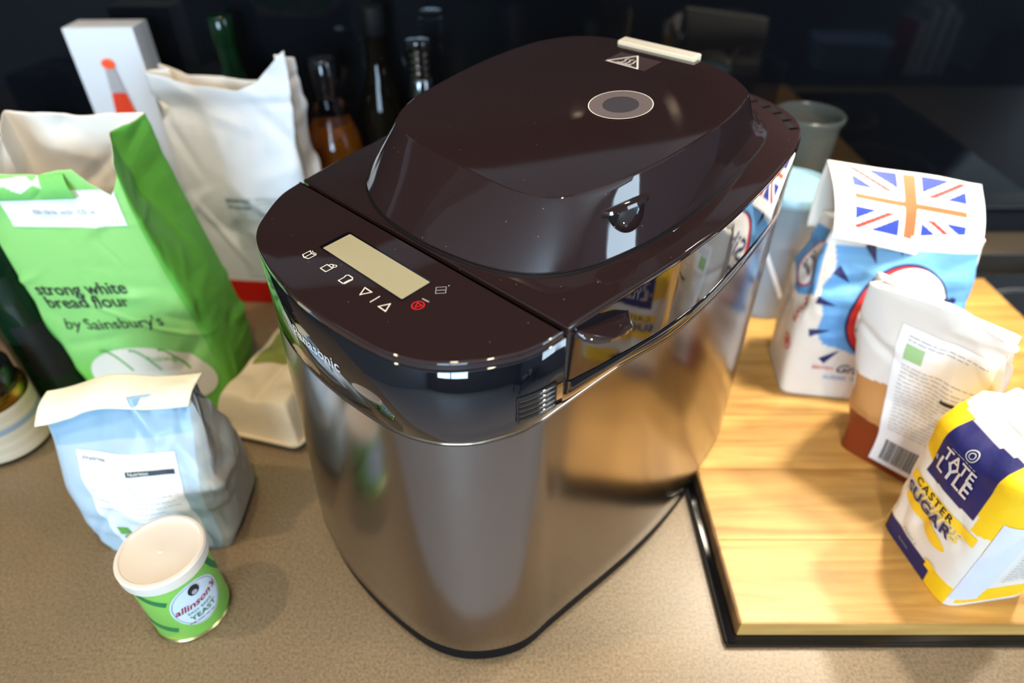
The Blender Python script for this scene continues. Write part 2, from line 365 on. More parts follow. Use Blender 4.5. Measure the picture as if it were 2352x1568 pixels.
def arc(y, back):
    """open part of the rim on one side of the seam line y, from right to left (back) or left to right (front)"""
    xr, ir = interp_x(RIM, y, True); xl, il = interp_x(RIM, y, False); N = len(RIM)
    if back: idx = [(ir+1+k) % N for k in range((il-ir) % N)]; return np.array([(xr, y)]+[tuple(RIM[i]) for i in idx if RIM[i][1] > y+1e-4]+[(xl, y)])
    idx = [(il+1+k) % N for k in range((ir-il) % N)]; return np.array([(xl, y)]+[tuple(RIM[i]) for i in idx if RIM[i][1] < y-1e-4]+[(xr, y)])
def loft(rings, closed=True, caps=(False, False)):
    n = len(rings[0]); V = [tuple(p) for r in rings for p in r]; F = []
    for j in range(len(rings)-1):
        for i in range(n if closed else n-1):
            k = (i+1) % n; F.append((j*n+i, j*n+k, (j+1)*n+k, (j+1)*n+i))
    if caps[0]: F.append(tuple(range(n-1, -1, -1)))
    if caps[1]: F.append(tuple((len(rings)-1)*n+i for i in range(n)))
    return V, F
def r3(P, z): z = z if hasattr(z, '__len__') else np.full(len(P), z); return np.column_stack([P, z])
def zband(P):
    y = P[:, 1]; x = P[:, 0]
    zz = np.interp(y, [-.085, -.05, -.02, .05, .1, .18, .25, .35], [.2475, .2495, .2555, .2615, .2585, .2655, .276, .280]); return zz
def zbot(P):  # bottom edge of the steel shell, lifted clear of the board at the back right
    y = P[:, 1]; x = P[:, 0]; return .0180+.0105*smooth01((y-.205)/.012)*(x > -.2)
R_ = np.concatenate([RIM, ]); zb = zband(R_); z0 = zbot(R_)
rings = [r3(offset(R_, -.006), z0+.0002), r3(offset(R_, flare(R_)-.0012), z0), r3(offset(R_, flare(R_)), z0+.0035)]
for f in np.linspace(.1, .97, 10): rings.append(r3(offset(R_, flare(R_)*(1-f)), z0+(zb-z0)*f))
rings += [r3(R_, zb-.002), r3(offset(R_, -.003), zb-.0015)]
V, F = loft(rings, caps=(False, False)); mk('steel_shell', V, F, M['shell'], BM, sharp=50)
# bright bead between steel and plastic
rg = [r3(offset(R_, -.002+.0022*math.sin(a)), zb-.0008+.0014*math.cos(a)) for a in np.linspace(PI, 0, 6)]
V, F = loft(rg); mk('trim_bead', V, F, M['bead'], BM)
# base and feet under the shell
Bs = offset(RIM, flare(RIM)-.0022); Bs = np.array([p for p in Bs if (p[0]*.71336+p[1]*.70079-.0643) < .1725])
V, F = loft([r3(offset(Bs, -.002), .0012), r3(Bs, .003), r3(Bs, .0176)], caps=(True, True)); mk('base', V, F, M['matte_black'], BM, smooth=False)
for fx, fy in ((-.096, -.040), (.096, -.046), (-.10, .25), (.06, .19)):
    lathe('foot', [(.011, .0002), (.012, .0008), (.012, .0014)], M['matte_black'], BM, 20, (fx, fy))
# flap gap height: strip of fixed body below the hinged flap
def zgap(y): return np.interp(y, [0, .03, .08, .14, .21, .35], [.2735, .2705, .2685, .2705, .280, .288])
def band_top(P):
    y = P[:, 1]; zf = zr(y)-.0062
    # quarter-round corner where the flap opening turns
    rr = .007; zg = zgap(y)
    k = np.clip((y-.002)/rr, 0, 1); corner = (zg+rr)-rr*np.sqrt(np.clip(1-(1-k)**2, 0, 1))
    return np.where(y < .0005, zf, corner)
def densify(P, lo=-.002, hi=.012):
    out = []
    for i in range(len(P)):
        a, b = P[i], P[(i+1) % len(P)]; out.append(a)
        if min(a[1], b[1]) < hi and max(a[1], b[1]) > lo:
            n = int(np.linalg.norm(b-a)/.0004)
            for k in range(1, n): out.append(a+(b-a)*k/n)
    return np.array(out)
RD = densify(RIM); zbd = zband(RD); zt = band_top(RD)
rg = [r3(offset(RD, -.003), zbd-.001), r3(offset(RD, -.0006), zbd), r3(RD, zbd+.001), r3(RD, zbd*.6+zt*.4), r3(RD, zt-.0008), r3(offset(RD, -.0008), zt), r3(offset(RD, -.004), zt)]
V, F = loft(rg); band = mk('upper_band', V, F, M['band'], BM, sharp=50)
# black shell added behind the gaps, its colour makes them look deep in shade
RI = offset(RIM, -.0026)
V, F = loft([r3(RI, zband(RIM)-.002), r3(RI, zr(RIM[:, 1])-.0045), r3(offset(RIM, -.012), zr(RIM[:, 1])-.0045)], caps=(False, True)); mk('gap_shade_shell', V, F, M['matte_black'], BM, smooth=False)
# control panel (front arc)
def top_piece(name, A, skirt_z, m, lip=.0016):
    c0 = A.mean(0)
    def off(d): 
        Q = offset(A, d, True); Q[0] = A[0]+(Q[0]-A[0]); return Q
    rg = [r3(off(-.0018), skirt_z+.0002), r3(off(-.0004), skirt_z), r3(off(0), skirt_z+.0006), r3(off(0), zr(A[:, 1])-lip-.0002)]
    for a in (.25, .5, .75, 1.): rg.append(r3(off(-lip*(1-math.cos(a*PI/2))), zr(A[:, 1])-lip+lip*math.sin(a*PI/2)))
    V, F = loft(rg, caps=(False, True)); return mk(name, V, F, m, BM, sharp=30)
FA = arc(-.0018, False); FA = np.vstack([FA])
cp = top_piece('control_panel', FA, zr(FA[:, 1])-.0055, M['plastic'])
BA = arc(.0014, True)
# densify the back arc near the seam so that the flap's lower corner is round
def dens_open(P, hi=.012):
    out = []
    for i in range(len(P)-1):
        a, b = P[i], P[i+1]; out.append(a)
        if min(a[1], b[1]) < hi:
            n = max(1, int(np.linalg.norm(b-a)/.0005))
            for k in range(1, n): out.append(a+(b-a)*k/n)
    out.append(P[-1]); return np.array(out)
BA = dens_open(BA)
rr = .006; kk = np.clip((BA[:, 1]-.0012)/rr, 0, 1); zfl = zgap(BA[:, 1])+.0016+rr-rr*np.sqrt(np.clip(1-(1-kk)**2, 0, 1))
deck = top_piece('hinged_deck', BA, zfl, M['plastic'], .0022)
# flap skins are the blacker gloss plastic: give the skirt its own skin just outside
sk = [r3(offset(BA, .0003, True), zfl+.0006), r3(offset(BA, .00035, True), (zfl+zr(BA[:, 1])-.003)/2), r3(offset(BA, .0003, True), zr(BA[:, 1])-.0034)]
V, F = loft(sk, closed=False); mk('side_flap', V, F, M['band'], BM)
# -------- domed inner lid
def lin_ang(P, c, th):
    P = np.array(P, float)-c; S = spline(P, 14); a = np.unwrap(np.arctan2(S[:, 1], S[:, 0])); r = np.hypot(S[:, 0], S[:, 1])
    if a[-1] < a[0]: a = a[::-1]; r = r[::-1]
    a = np.concatenate([a-2*PI, a, a+2*PI]); r = np.concatenate([r, r, r]); o = np.argsort(a); return np.interp(th, a[o], r[o])
LB = [(18,3.5),(50,8),(75,17),(95,33),(108,57),(117,98),(118.5,143),(113,208),(103,262),(86,292),(60,306),(20,312),(-20,312),(-60,306),(-90,290),(-108,258),(-117,205),(-120,143),(-117,95),(-110,58),(-97,35),(-73,19),(-43,8),(-9,3.5)]
LT = [(7,38.4),(54.8,37.8),(82,47.8),(95.3,76.3),(103.2,107.4),(107,149.7),(106.5,190.3),(99.7,225.7),(85.6,241),(63.2,254),(37,262.5),(-2.4,267),(-41.6,266.5),(-73.8,258),(-94.7,238.9),(-105.5,212),(-111,168),(-107.7,115),(-101,83),(-88,61),(-68,48.5),(-41.8,42.2)]
CC = np.array([0, 150.]); TH = np.linspace(-PI, PI, 289)[:-1]
rb = lin_ang(LB, CC, TH)/1000; rt = lin_ang(LT, CC, TH)/1000
def dxy(r): return np.column_stack([r*np.cos(TH), .150+r*np.sin(TH)])
def ztop(y): return .352+.12*y
DB, DT = dxy(rb), dxy(rt)
def mixr(t, bulge=0):
    P = DB*(1-t)+DT*t; z = (zr(DB[:, 1])+.0028)*(1-t)+(ztop(DT[:, 1])-.0006)*t
    nrm = (DB-DT); nn = nrm/np.linalg.norm(nrm, axis=1)[:, None]; b = bulge*math.sin(PI*t); return np.column_stack([P+nn*b, z+b*.6])
rg = [r3(dxy(rb-.006), zr(DB[:, 1])+.0005), r3(dxy(rb-.002), zr(DB[:, 1])+.0006), r3(DB, zr(DB[:, 1])+.0016)]
rg += [mixr(t, .0005) for t in (0, .08, .2, .35, .5, .65, .8, .92, 1.)]
for q, dz in ((.0006, .0006), (.0014, .0009)): rg.append(r3(dxy(rt-q), ztop(dxy(rt-q)[:, 1])-.0006+dz))
for f in np.linspace(.96, .06, 14):
    P = dxy(rt*f); rg.append(r3(P, ztop(P[:, 1])+.0003+.0010*(1-f**2)))
V, F = loft(rg, caps=(True, True)); dome = mk('domed_lid', V, F, M['plastic'], BM, sharp=17)
V, F = loft([r3(dxy(rb+.0012), zr(dxy(rb+.0012)[:, 1])+.0001), r3(dxy(rb+.0010), zr(dxy(rb+.0012)[:, 1])+.0009), r3(dxy(rb-.003), zr(dxy(rb-.003)[:, 1])+.0012)]); mk('lid_gasket', V, F, M['matte_black'], BM)
def dome_z(x, y, d=0):
    x = np.asarray(x, float); y = np.asarray(y, float); a = np.arctan2(y-.150, x); r = np.hypot(x, y-.150); rr_ = np.interp(a, TH, rt, period=2*PI); f = r/rr_
    return ztop(y)+.0003+.0010*(1-f**2)+d
dfn = lambda d: (lambda x, y: np.column_stack([x, y, dome_z(x, y, d)]))
decal('window_ring', ring2(.0368, .1630, .0175, .0095, 64), dfn(.0005), M['grey_rubber'], BM)
decal('viewing_disc', ellipse2(.0372, .1627, .0130, .0130, 48), dfn(.00035), M['grey_disc'], BM)
decal('ring_edge', ring2(.0368, .1630, .0224, .0007, 64), dfn(.0007), M['white_print'], BM)
# cream steam vent strip at the back of the domed lid
bm = bmesh.new(); 
vx0, vx1, vy0, vy1 = -.0385, .036, .2555, .2665
def roundbox2(x0, x1, y0, y1, r, n=5):
    P = []
    for cx_, cy_, a0 in ((x1-r, y0+r, -PI/2), (x1-r, y1-r, 0), (x0+r, y1-r, PI/2), (x0+r, y0+r, PI)):
        for k in range(n+1): a = a0+PI/2*k/n; P.append((cx_+r*math.cos(a), cy_+r*math.sin(a)))
    return np.array(P)
P = roundbox2(vx0, vx1, vy0, vy1, .002)
V, F = loft([np.column_stack([P, ztop(P[:, 1])-.001]), np.column_stack([P, ztop(P[:, 1])+.0026]), np.column_stack([offset(P, -.0008), ztop(P[:, 1])+.0032])], caps=(False, True))
sv = mk('steam_vent', V, F, M['cream_plastic'], BM, sharp=40)
bm.free()
for k in range(3):
    y = vy0+.0025+.003*k; box('slot', vx0+.003, vx1-.003, y, y+.0006, ztop(y)+.0031, ztop(y)+.0035, M['grey_print'], sv)
# hot surface warning label
wl = decal('warning_label', (rot2(rect2(-.0235, .0155, 0, .0225, 8, 5)[0], 0, 0, .2195), rect2(0, 1, 0, 1, 8, 5)[1]), dfn(.0003), mat('brown_label', lin((62, 50, 52)), .35), BM)
tri = stroke([(-.0215, .2215), (.0085, .2205), (-.0068, .2415)], .0013, True)
waves = []
for k in range(3):
    pts = [(-.0105+.0042*k+.0010*math.sin(t*2*PI)+.0018*t, .2245+.0092*t) for t in np.linspace(0, 1, 9)]; waves.append(stroke(pts, .0009))
waves.append(stroke([(-.0135, .2236), (.0005, .2231)], .0009))
decal('warning_symbol', merge2([tri]+waves), dfn(.0005), M['white_print'], wl)
# -------- LCD, icons on the control panel
pz = lambda d: (lambda x, y: np.column_stack([x, y, zr(y)+d]))
P = roundbox2(-.0445, .0430, -.0430, -.0192, .001)
decal('display_frame', (list(map(tuple, P)), [tuple(range(len(P)))]), pz(.00015), M['band'], BM, False)
P = roundbox2(-.0408, .0420, -.0422, -.0208, .0008)
decal('display', (list(map(tuple, P)), [tuple(range(len(P)))]), pz(.0004), M['lcd'], BM, False)
IY = -.0524
def ico(name, items, m=M['white_print']): return decal(name, merge2(items), pz(.0003), m, BM, False)
w_ = .0007
ico('book_icon', [stroke([(-.0446, IY-.0026), (-.0446, IY+.003), (-.0411, IY+.0018), (-.0376, IY+.003), (-.0376, IY-.0026), (-.0411, IY-.0038)], w_, True), stroke([(-.0411, IY+.0018), (-.0411, IY-.0036)], w_), stroke([(-.0436, IY+.004), (-.0411, IY+.0031), (-.0386, IY+.004)], .0005)])
ico('timer_icon', [stroke([(-.0226, IY-.0035), (-.0226, IY+.0015), (-.0166, IY+.0015), (-.0166, IY-.0035)], w_, True), stroke([(-.0211, IY+.0015), (-.0211, IY+.003), (-.0196, IY+.004), (-.0181, IY+.003)], w_), ring2(-.0172, IY+.0036, .0012, .0006, 16)])
ico('loaf_icon', [stroke([(-.0028, IY-.0035), (-.0028, IY+.001), (-.0036, IY+.0024), (-.0026, IY+.0038), (.0018, IY+.0038), (.0028, IY+.0024), (.002, IY+.001), (.002, IY-.0035)], w_, True), stroke([(.0028, IY-.0032), (.0032, IY+.003)], .0009)])
ico('down_arrow', [stroke([(.0158, IY+.0028), (.0226, IY+.0028), (.0192, IY-.0032)], w_, True)])
ico('divider_mark', [stroke([(.0296, IY-.0036), (.0296, IY+.0036)], w_)])
ico('up_arrow', [stroke([(.0366, IY-.0028), (.0434, IY-.0028), (.0400, IY+.0032)], w_, True)])
ico('stop_icon', [ring2(.0535, -.0396, .0036, .0007, 32), stroke([(.0515, -.0382), (.0555, -.0382), (.0535, -.0418)], .0006, True)], M['red_print'])
ico('start_icon', [stroke([(.0528, -.0258), (.0570, -.0216), (.0528, -.0174), (.0486, -.0216)], .0004, True), stroke([(.0510, -.0234), (.0546, -.0198)], .0005)], M['grey_print'])
ico('tactile_bar', [stroke([(.0505, -.0340), (.0560, -.0334)], .0009)], M['grey_print'])
ico('tactile_dot', [ellipse2(.0532, -.0157, .0005, .0005, 12, 1)], M['grey_print'])
# -------- side surface mapping (right side: parameter = arc length in y; front: parameter = x)
def front_pt(x, z, d):
    A = FA; o = np.argsort(A[:, 0]); X = A[o, 0]; Y = A[o, 1]
    y = np.interp(x, X, Y); dy = (np.interp(x+.002, X, Y)-np.interp(x-.002, X, Y))/.004; n = np.stack([dy, -np.ones_like(dy)], 1); n /= np.linalg.norm(n, axis=1)[:, None]
    return np.column_stack([x+n[:, 0]*d, y+n[:, 1]*d, z])
def side_pt(y, z, d):
    S = RIM[RIM[:, 0] > .09]; o = np.argsort(S[:, 1]); Y = S[o, 1]; X = S[o, 0]
    x = np.interp(y, Y, X); dx = (np.interp(y+.002, Y, X)-np.interp(y-.002, Y, X))/.004; n = np.stack([np.ones_like(dx), -dx], 1); n /= np.linalg.norm(n, axis=1)[:, None]
    return np.column_stack([x+n[:, 0]*d, y+n[:, 1]*d, z])
V, F = text2d('Panasonic', .0128, bold=.012, align='CENTER', space=1.02)
sc = .053/(max(v[0] for v in V)-min(v[0] for v in V)); V = [(v[0]*sc, v[1]*.92) for v in V]
decal('maker_lettering', (V, F), lambda x, y: front_pt(x-.0005, y+.2705, .0004), M['silver_print'], BM, False)
# vent grille on the right of the band
gy0, gy1, gz0, gz1 = -.031, -.0055, .261, .2805
vg = decal('vent_recess', rect2(gy0, gy1, gz0, gz1, 6, 1), lambda y, z: side_pt(y, z, .0002), M['matte_black'], BM)
decal('grille_frame', stroke([(gy0, gz0), (gy1, gz0), (gy1, gz1), (gy0, gz1)], .0008, True), lambda y, z: side_pt(y, z, .0008), M['band'], vg)
for k in range(5):
    z = gz0+.0021+k*.0038
    Y = np.linspace(gy0+.0006, gy1-.0006, 8); rg = [side_pt(Y, np.full(8, z+dz), d) for dz, d in ((-.0008, .0003), (-.0006, .0014), (.0009, .0012), (.0013, .0003))]
    V, F = loft(rg, closed=False); mk('louvre', V, F, M['band'], vg)
# lens-shaped flap handle
def lens(name, y0, y1, z0, z1, out, fn, m, thick=.0016, sag=0):
    n = 24; t = np.linspace(0, 1, n); Y = y0+(y1-y0)*t; Z = z0+(z1-z0)*t; s = np.sqrt(np.clip(1-(2*t-1)**2, 0, 1))**.9
    s = np.where(t > .5, np.minimum(1, np.sqrt(np.clip((1-t)*6, 0, 1)))*np.maximum(s, .85*np.clip((1-t)*9, 0, 1)), s)
    rg = [fn(Y, Z+thick, -.001), fn(Y, Z+thick-sag*s*.2, out*s*.6), fn(Y, Z+thick*.7-sag*s, out*s), fn(Y, Z-thick*.4-sag*s, out*s*.97), fn(Y, Z-thick, out*s*.5), fn(Y, Z-thick*1.5, -.001)]
    V, F = loft(rg, closed=False); return mk(name, V, F, m, BM, sharp=50)
lens('flap_handle', .0075, .0515, .3075, .3015, .0125, side_pt, M['plastic'], .0022, .004)
# rear slots on the deck
for k, (x, y) in enumerate([(.052, .331), (.066, .3265), (.079, .3205), (.0915, .3125), (.103, .3015)]):
    a = math.atan2(-.0075-.001*k, .013); V, F = rect2(-.0055, .0055, -.0022, .0022); V = rot2(V, a, x, y)
    sl = decal('rear_slot', (V, F), pz(.0002), M['matte_black'], BM, False)
    V, F = rect2(-.0012, .0012, -.0035, .0035); V = rot2(V, a, x+.0065, y-.0042)
    decal('slot_rib', (V, F), pz(.0006), M['bead'], sl, False)
# -------- latch in the right bevel of the domed lid: a scooped pocket with a lip over it
def bev(th, t):
    a = np.array([th]); B = np.array([np.interp(th, TH, rb)*math.cos(th), .150+np.interp(th, TH, rb)*math.sin(th)]); T_ = np.array([np.interp(th, TH, rt)*math.cos(th), .150+np.interp(th, TH, rt)*math.sin(th)])
    P_ = B*(1-t)+T_*t; return Vector((P_[0], P_[1], (zr(B[1])+.0028)*(1-t)+(ztop(T_[1])-.0006)*t))
TL_, T0_ = -.565, .52
pc = bev(TL_, T0_); tang = (bev(TL_+.05, T0_)-bev(TL_-.05, T0_)).normalized(); upv = (bev(TL_, .7)-bev(TL_, .3)).normalized(); nc = tang.cross(upv).normalized()
upv = nc.cross(tang)
bmc = bmesh.new(); bmesh.ops.create_uvsphere(bmc, u_segments=48, v_segments=24, radius=1)
r_ = bmesh.ops.bisect_plane(bmc, geom=bmc.verts[:]+bmc.edges[:]+bmc.faces[:], plane_co=(0, 0, .013), plane_no=(0, 0, 1), clear_outer=True)
bmesh.ops.holes_fill(bmc, edges=[e for e in bmc.edges if e.is_boundary])
for v in bmc.verts:
    l = v.co.copy(); zz_ = l.z
    v.co = pc+upv*.0042+tang*(l.x*.0140)+nc*(l.y*.0075)+upv*(zz_*.0155)
cut = bm_obj('cutter', bmc, M['plastic'], BM); bq = bmesh.new(); bq.from_mesh(cut.data)
if bq.calc_volume(signed=True) < 0: bmesh.ops.reverse_faces(bq, faces=bq.faces)
bq.to_mesh(cut.data); bq.free()
bpy.context.view_layer.update()
n0 = len(dome.data.vertices); bool_cut(dome, cut)
dome.data.polygons.foreach_set('use_smooth', [True]*len(dome.data.polygons)); dome.data.set_sharp_from_angle(angle=math.radians(17))
n = 21; t = np.linspace(-1, 1, n); rg = []
for (o_, dz) in ((-.002, .0022), (.55, .0026), (1, .0014), (1, -.0006), (.6, -.0016), (-.002, -.0016)):
    row = []
    for q in t:
        w = max(0, 1-abs(q)**3.2); ww = .0078*w**.55+.0006
        p = pc+tang*(q*.0178)+upv*(.0046+dz)+nc*((o_*ww if o_ > 0 else -.004)-.0012*(q*q)); row.append(tuple(p))
    rg.append(np.array(row))
V, F = loft(rg, closed=False); mk('lid_latch', V, F, M['plastic'], BM, sharp=50)

# ------------------------------------------------------------------ paper bags
class Crumple:
    def __init__(s, seed, n, lo, hi, amp, wid=(.006, .02), rad=(.02, .05)):
        r = np.random.RandomState(seed); s.c = r.uniform(lo, hi, (n, 3)); v = r.normal(size=(n, 3)); s.n = v/np.linalg.norm(v, axis=1)[:, None]
        s.w = r.uniform(*wid, n); s.r = r.uniform(*rad, n); s.a = r.uniform(-1, 1, n)*amp
    def __call__(s, P):
        out = np.zeros(len(P))
        for c, n_, w, r, a in zip(s.c, s.n, s.w, s.r, s.a):
            d = P-c; q = d@n_; e = np.exp(-(d*d).sum(1)/(r*r)); out += a*np.maximum(0, 1-np.abs(q)/w)*e
        return out
class Bag:
    def __init__(s, w, d, h, W=None, D=None, off=None, gus=None, top=None, n=9, crumple=None, bulge=0):
        s.w, s.d, s.h, s.W, s.D, s.off, s.gus, s.top, s.n, s.cr, s.bulge = w, d, h, W, D, off, gus, top, n, crumple, bulge
    def base(s, u, t):
        u = np.asarray(u, float) % 4; t = np.asarray(t, float); i = np.floor(u); a = u-i
        x = np.select([i == 0, i == 1, i == 2], [-1+2*a, 1+0*a, 1-2*a], -1); y = np.select([i == 0, i == 1, i == 2], [-1+0*a, -1+2*a, 1+0*a], 1-2*a)
        m_ = (np.abs(x)**s.n+np.abs(y)**s.n)**(1/s.n); x = x/m_; y = y/m_
        Wt = s.W(t) if s.W else 1+0*t; Dt = s.D(t) if s.D else 1+0*t
        g = (s.gus(t) if s.gus else 0*t); side = (i == 1) | (i == 3)
        X = x*s.w/2*Wt; Y = y*s.d/2*Dt
        X = X-np.sign(x)*np.where(side, g*(1-np.abs(2*a-1)), 0)
        b = s.bulge*np.sin(PI*np.clip(t, 0, 1))**1; Y = Y+np.where(i == 0, -b*(1-(2*a-1)**2), 0)+np.where(i == 2, b*(1-(2*a-1)**2), 0)
        X = X+np.where(i == 1, b*.7*(1-(2*a-1)**2), 0)-np.where(i == 3, b*.7*(1-(2*a-1)**2), 0)
        o = s.off(t) if s.off else (0, 0); X = X+o[0]; Y = Y+o[1]
        Z = s.h*t*(s.top(u) if s.top else 1); return np.column_stack([X, Y, Z])
    def P(s, u, t, d=0):
        u = np.asarray(u, float); t = np.asarray(t, float); B = s.base(u, t)
        e = .004; du = s.base(u+e, t)-s.base(u-e, t); dt = s.base(u, t+e)-s.base(u, t-e); N = np.cross(du, dt); N /= (np.linalg.norm(N, axis=1)[:, None]+1e-12)
        if s.cr is not None: B = B+N*(s.cr(B)*smooth01(t/.12))[:, None]
        if d: B = B+N*d
        B[:, 2] = np.maximum(B[:, 2], .0004); return B
    def surf(s, u, t, d=0):   # on the built mesh itself (bilinear), lifted by d
        G = s.grid; nt, N = G.shape[:2]; u = np.asarray(u, float) % 4; t = np.clip(np.asarray(t, float), 0, .99999)
        fu = u*N/4; fv = t*(nt-1); i = np.floor(fu).astype(int); j = np.floor(fv).astype(int); a = (fu-i)[:, None]; b = (fv-j)[:, None]; i %= N; k = (i+1) % N; j2 = np.minimum(j+1, nt-1)
        p00, p10, p01, p11 = G[j, i], G[j, k], G[j2, i], G[j2, k]; P = (p00*(1-a)+p10*a)*(1-b)+(p01*(1-a)+p11*a)*b
        e = .02; du = s.base(u+e, t)-s.base(u-e, t); dt = s.base(u, t+e)-s.base(u, t-e); n = np.cross(du, dt); n /= (np.linalg.norm(n, axis=1)[:, None]+1e-12); return P+n*d
    def face(s, i):      # metres on face i (x from its left edge, z up) -> 3D
        L = s.w if i in (0, 2) else s.d
        def q(x, z, d=.0005):
            u = i+np.clip(np.asarray(x, float)/L, 0, .999); h = s.h*(s.top(u) if s.top else 1); return s.surf(u, np.asarray(z, float)/h, d)
        return q
    def build(s, name, m, parent, nu=72, nt=110, col=None, inner=None, cap=None):
        us = np.concatenate([i+np.linspace(0, 1, nu, endpoint=False) for i in range(4)]); ts = np.linspace(0, 1, nt); U, T = np.meshgrid(us, ts)
        V = s.P(U.ravel(), T.ravel()); N = len(us); F = []; s.grid = V.reshape(nt, N, 3).copy()
        for j in range(nt-1):
            for i in range(N): k = (i+1) % N; F.append((j*N+i, j*N+k, (j+1)*N+k, (j+1)*N+i))
        cols = col(U.ravel(), T.ravel()) if col else np.ones((len(V), 3))*.8
        mi = [0]*len(F)
        b = len(V); cpt = V[:N].mean(0); V = np.vstack([V, cpt[None]]); cols = np.vstack([cols, cols[0][None]])
        for i in range(N): F.append((b, (i+1) % N, i)); mi.append(0)
        if cap is not None:
            b = len(V); ring = V[(nt-1)*N:nt*N]; mid = ring.mean(0); R1 = ring*.5+mid*.5; R1[:, 2] += cap*.8; V = np.vstack([V, R1, mid[None]+[0, 0, cap]]); cols = np.vstack([cols, cols[(nt-1)*N:nt*N], cols[(nt-1)*N][None]])
            for i in range(N): k = (i+1) % N; F.append(((nt-1)*N+i, (nt-1)*N+k, b+k, b+i)); F.append((b+i, b+k, b+N)); mi += [0, 0]
        if inner is not None:
            b = len(V); V2 = s.P(U.ravel(), T.ravel(), -.0005); F2 = [(q[3]+b, q[2]+b, q[1]+b, q[0]+b) for q in F[:(nt-1)*N]]
            V = np.vstack([V, V2]); cols = np.vstack([cols, np.ones((len(V2), 3))*.8]); F += F2; mi += [1]*len(F2)
            for i in range(N): k = (i+1) % N; F.append(((nt-1)*N+i, (nt-1)*N+k, b+(nt-1)*N+k, b+(nt-1)*N+i)); mi.append(1)
            return mk(name, V, F, [m, inner], parent, cols=cols, midx=mi)
        return mk(name, V, F, m, parent, cols=cols)
def sheet(name, TL, TR, BL, BR, m, parent, nx=60, ny=40, bow=0, cr=None, thick=.0006, col=None, warp=None):
    TL, TR, BL, BR = map(np.array, (TL, TR, BL, BR)); a, b = np.meshgrid(np.linspace(0, 1, nx), np.linspace(0, 1, ny)); a = a.ravel()[:, None]; b = b.ravel()[:, None]
    P = (BL*(1-a)+BR*a)*(1-b)+(TL*(1-a)+TR*a)*b; n = np.cross(TR-TL, TL-BL); n = n/np.linalg.norm(n)
    P = P+n*bow*np.sin(PI*b)
    if warp: P = P+warp(a, b, n)
    if cr is not None: P = P+n*cr(P)[:, None]
    V = np.vstack([P, P-n*thick]); F = []; K = nx*ny
    for j in range(ny-1):
        for i in range(nx-1): q = (j*nx+i, j*nx+i+1, (j+1)*nx+i+1, (j+1)*nx+i); F += [q, tuple(K+x for x in q[::-1])]
    bnd = [i for i in range(nx)]+[j*nx+nx-1 for j in range(1, ny)]+[(ny-1)*nx+i for i in range(nx-2, -1, -1)]+[j*nx for j in range(ny-2, 0, -1)]
    for i in range(len(bnd)): p, q = bnd[i], bnd[(i+1) % len(bnd)]; F.append((q, p, K+p, K+q))
    c = col(a.ravel(), b.ravel()) if col else np.ones((K, 3))*.8
    return mk(name, V, F, m, parent, cols=np.vstack([c, c]))
def C_(*c): return np.array(lin(c))
def lines(x0, x1, z0, z1, n, w=.0006, seed=1, nx=6):
    r = random.Random(seed); it = []
    for k in range(n):
        z = z1-(z1-z0)*k/(n-1 if n > 1 else 1); xe = x0+(x1-x0)*r.uniform(.55, 1); x = x0
        while x < xe:
            l = r.uniform(.002, .007); e = min(x+l, xe); V, F = rect2(x, e, z-w/2, z+w/2, 2, 1); it.append((V, F)); x = e+.0009
    return merge2(it)
def barcode(x0, x1, z0, z1, seed=3):
    r = random.Random(seed); it = []; x = x0
    while x < x1:
        w = r.choice((.0003, .0006, .0009)); it.append(rect2(x, min(x+w, x1), z0, z1, 1, 8)); x += w+r.choice((.0003, .0006, .0008))
    return merge2(it)
def place(VF, ang, ox, oy, s=1, sy=None): return rot2(VF[0], ang, ox, oy, s, sy or s), VF[1]
def fit(VF, width):
    xs = [v[0] for v in VF[0]]; s = width/(max(xs)-min(xs)); x0 = min(xs); return [((v[0]-x0)*s, v[1]*s) for v in VF[0]], VF[1]

# ---- green flour bag, open and torn at the top
g = thing('flour_bag', 'green open-topped bread flour bag with torn white-lined rim', 'flour bag', (-.395, .582, .0003), math.radians(2))
cr = Crumple(11, 170, (-.09, -.06, .03), (.09, .06, .31), .0040, (.003, .014), (.012, .04))
def wob(u, s_, amp): u = np.asarray(u, float)*PI/2; r = np.random.RandomState(s_); return amp*sum(math.cos(0)*r.uniform(.4, 1)/k**.6*np.sin(k*u+r.uniform(0, 6.28)) for k in (3, 7, 11, 19, 29, 43))
def g_top(u):
    u = np.asarray(u) % 4; f = np.interp(u, [0, .1, .3, .5, .62, .72, .80, .9, .97, 1.04, 1.2, 1.5, 2, 2.5, 3, 3.3, 3.7, 4], [.955, .965, .97, .96, .975, .98, .93, .89, .94, .99, 1.015, 1.03, 1.035, 1.03, 1.05, 1.04, 1.0, .955])
    return f+wob(u, 3, .006)
gb = Bag(.158, .092, .298, W=lambda t: 1+.0*t-.06*smooth01((.12-t)/.12)-.12*smooth01((t-.2)/.8), D=lambda t: .96+.12*np.sin(PI*t*.9), off=lambda t: (-.020*smooth01((t-.1)/.9), 0*t), gus=lambda t: .020*smooth01((t-.45)/.5), top=g_top, n=14, crumple=cr, bulge=.006)
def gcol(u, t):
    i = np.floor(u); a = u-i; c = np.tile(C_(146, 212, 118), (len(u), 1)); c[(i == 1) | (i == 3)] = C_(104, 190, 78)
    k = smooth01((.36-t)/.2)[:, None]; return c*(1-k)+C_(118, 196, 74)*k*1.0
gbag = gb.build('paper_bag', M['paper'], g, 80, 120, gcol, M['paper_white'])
f0 = gb.face(0)
decal('white_label', rect2(.032, .146, .240, .275, 60, 16), lambda x, z: f0(x, z-.02*(x-.02), .0008), M['label'], g)
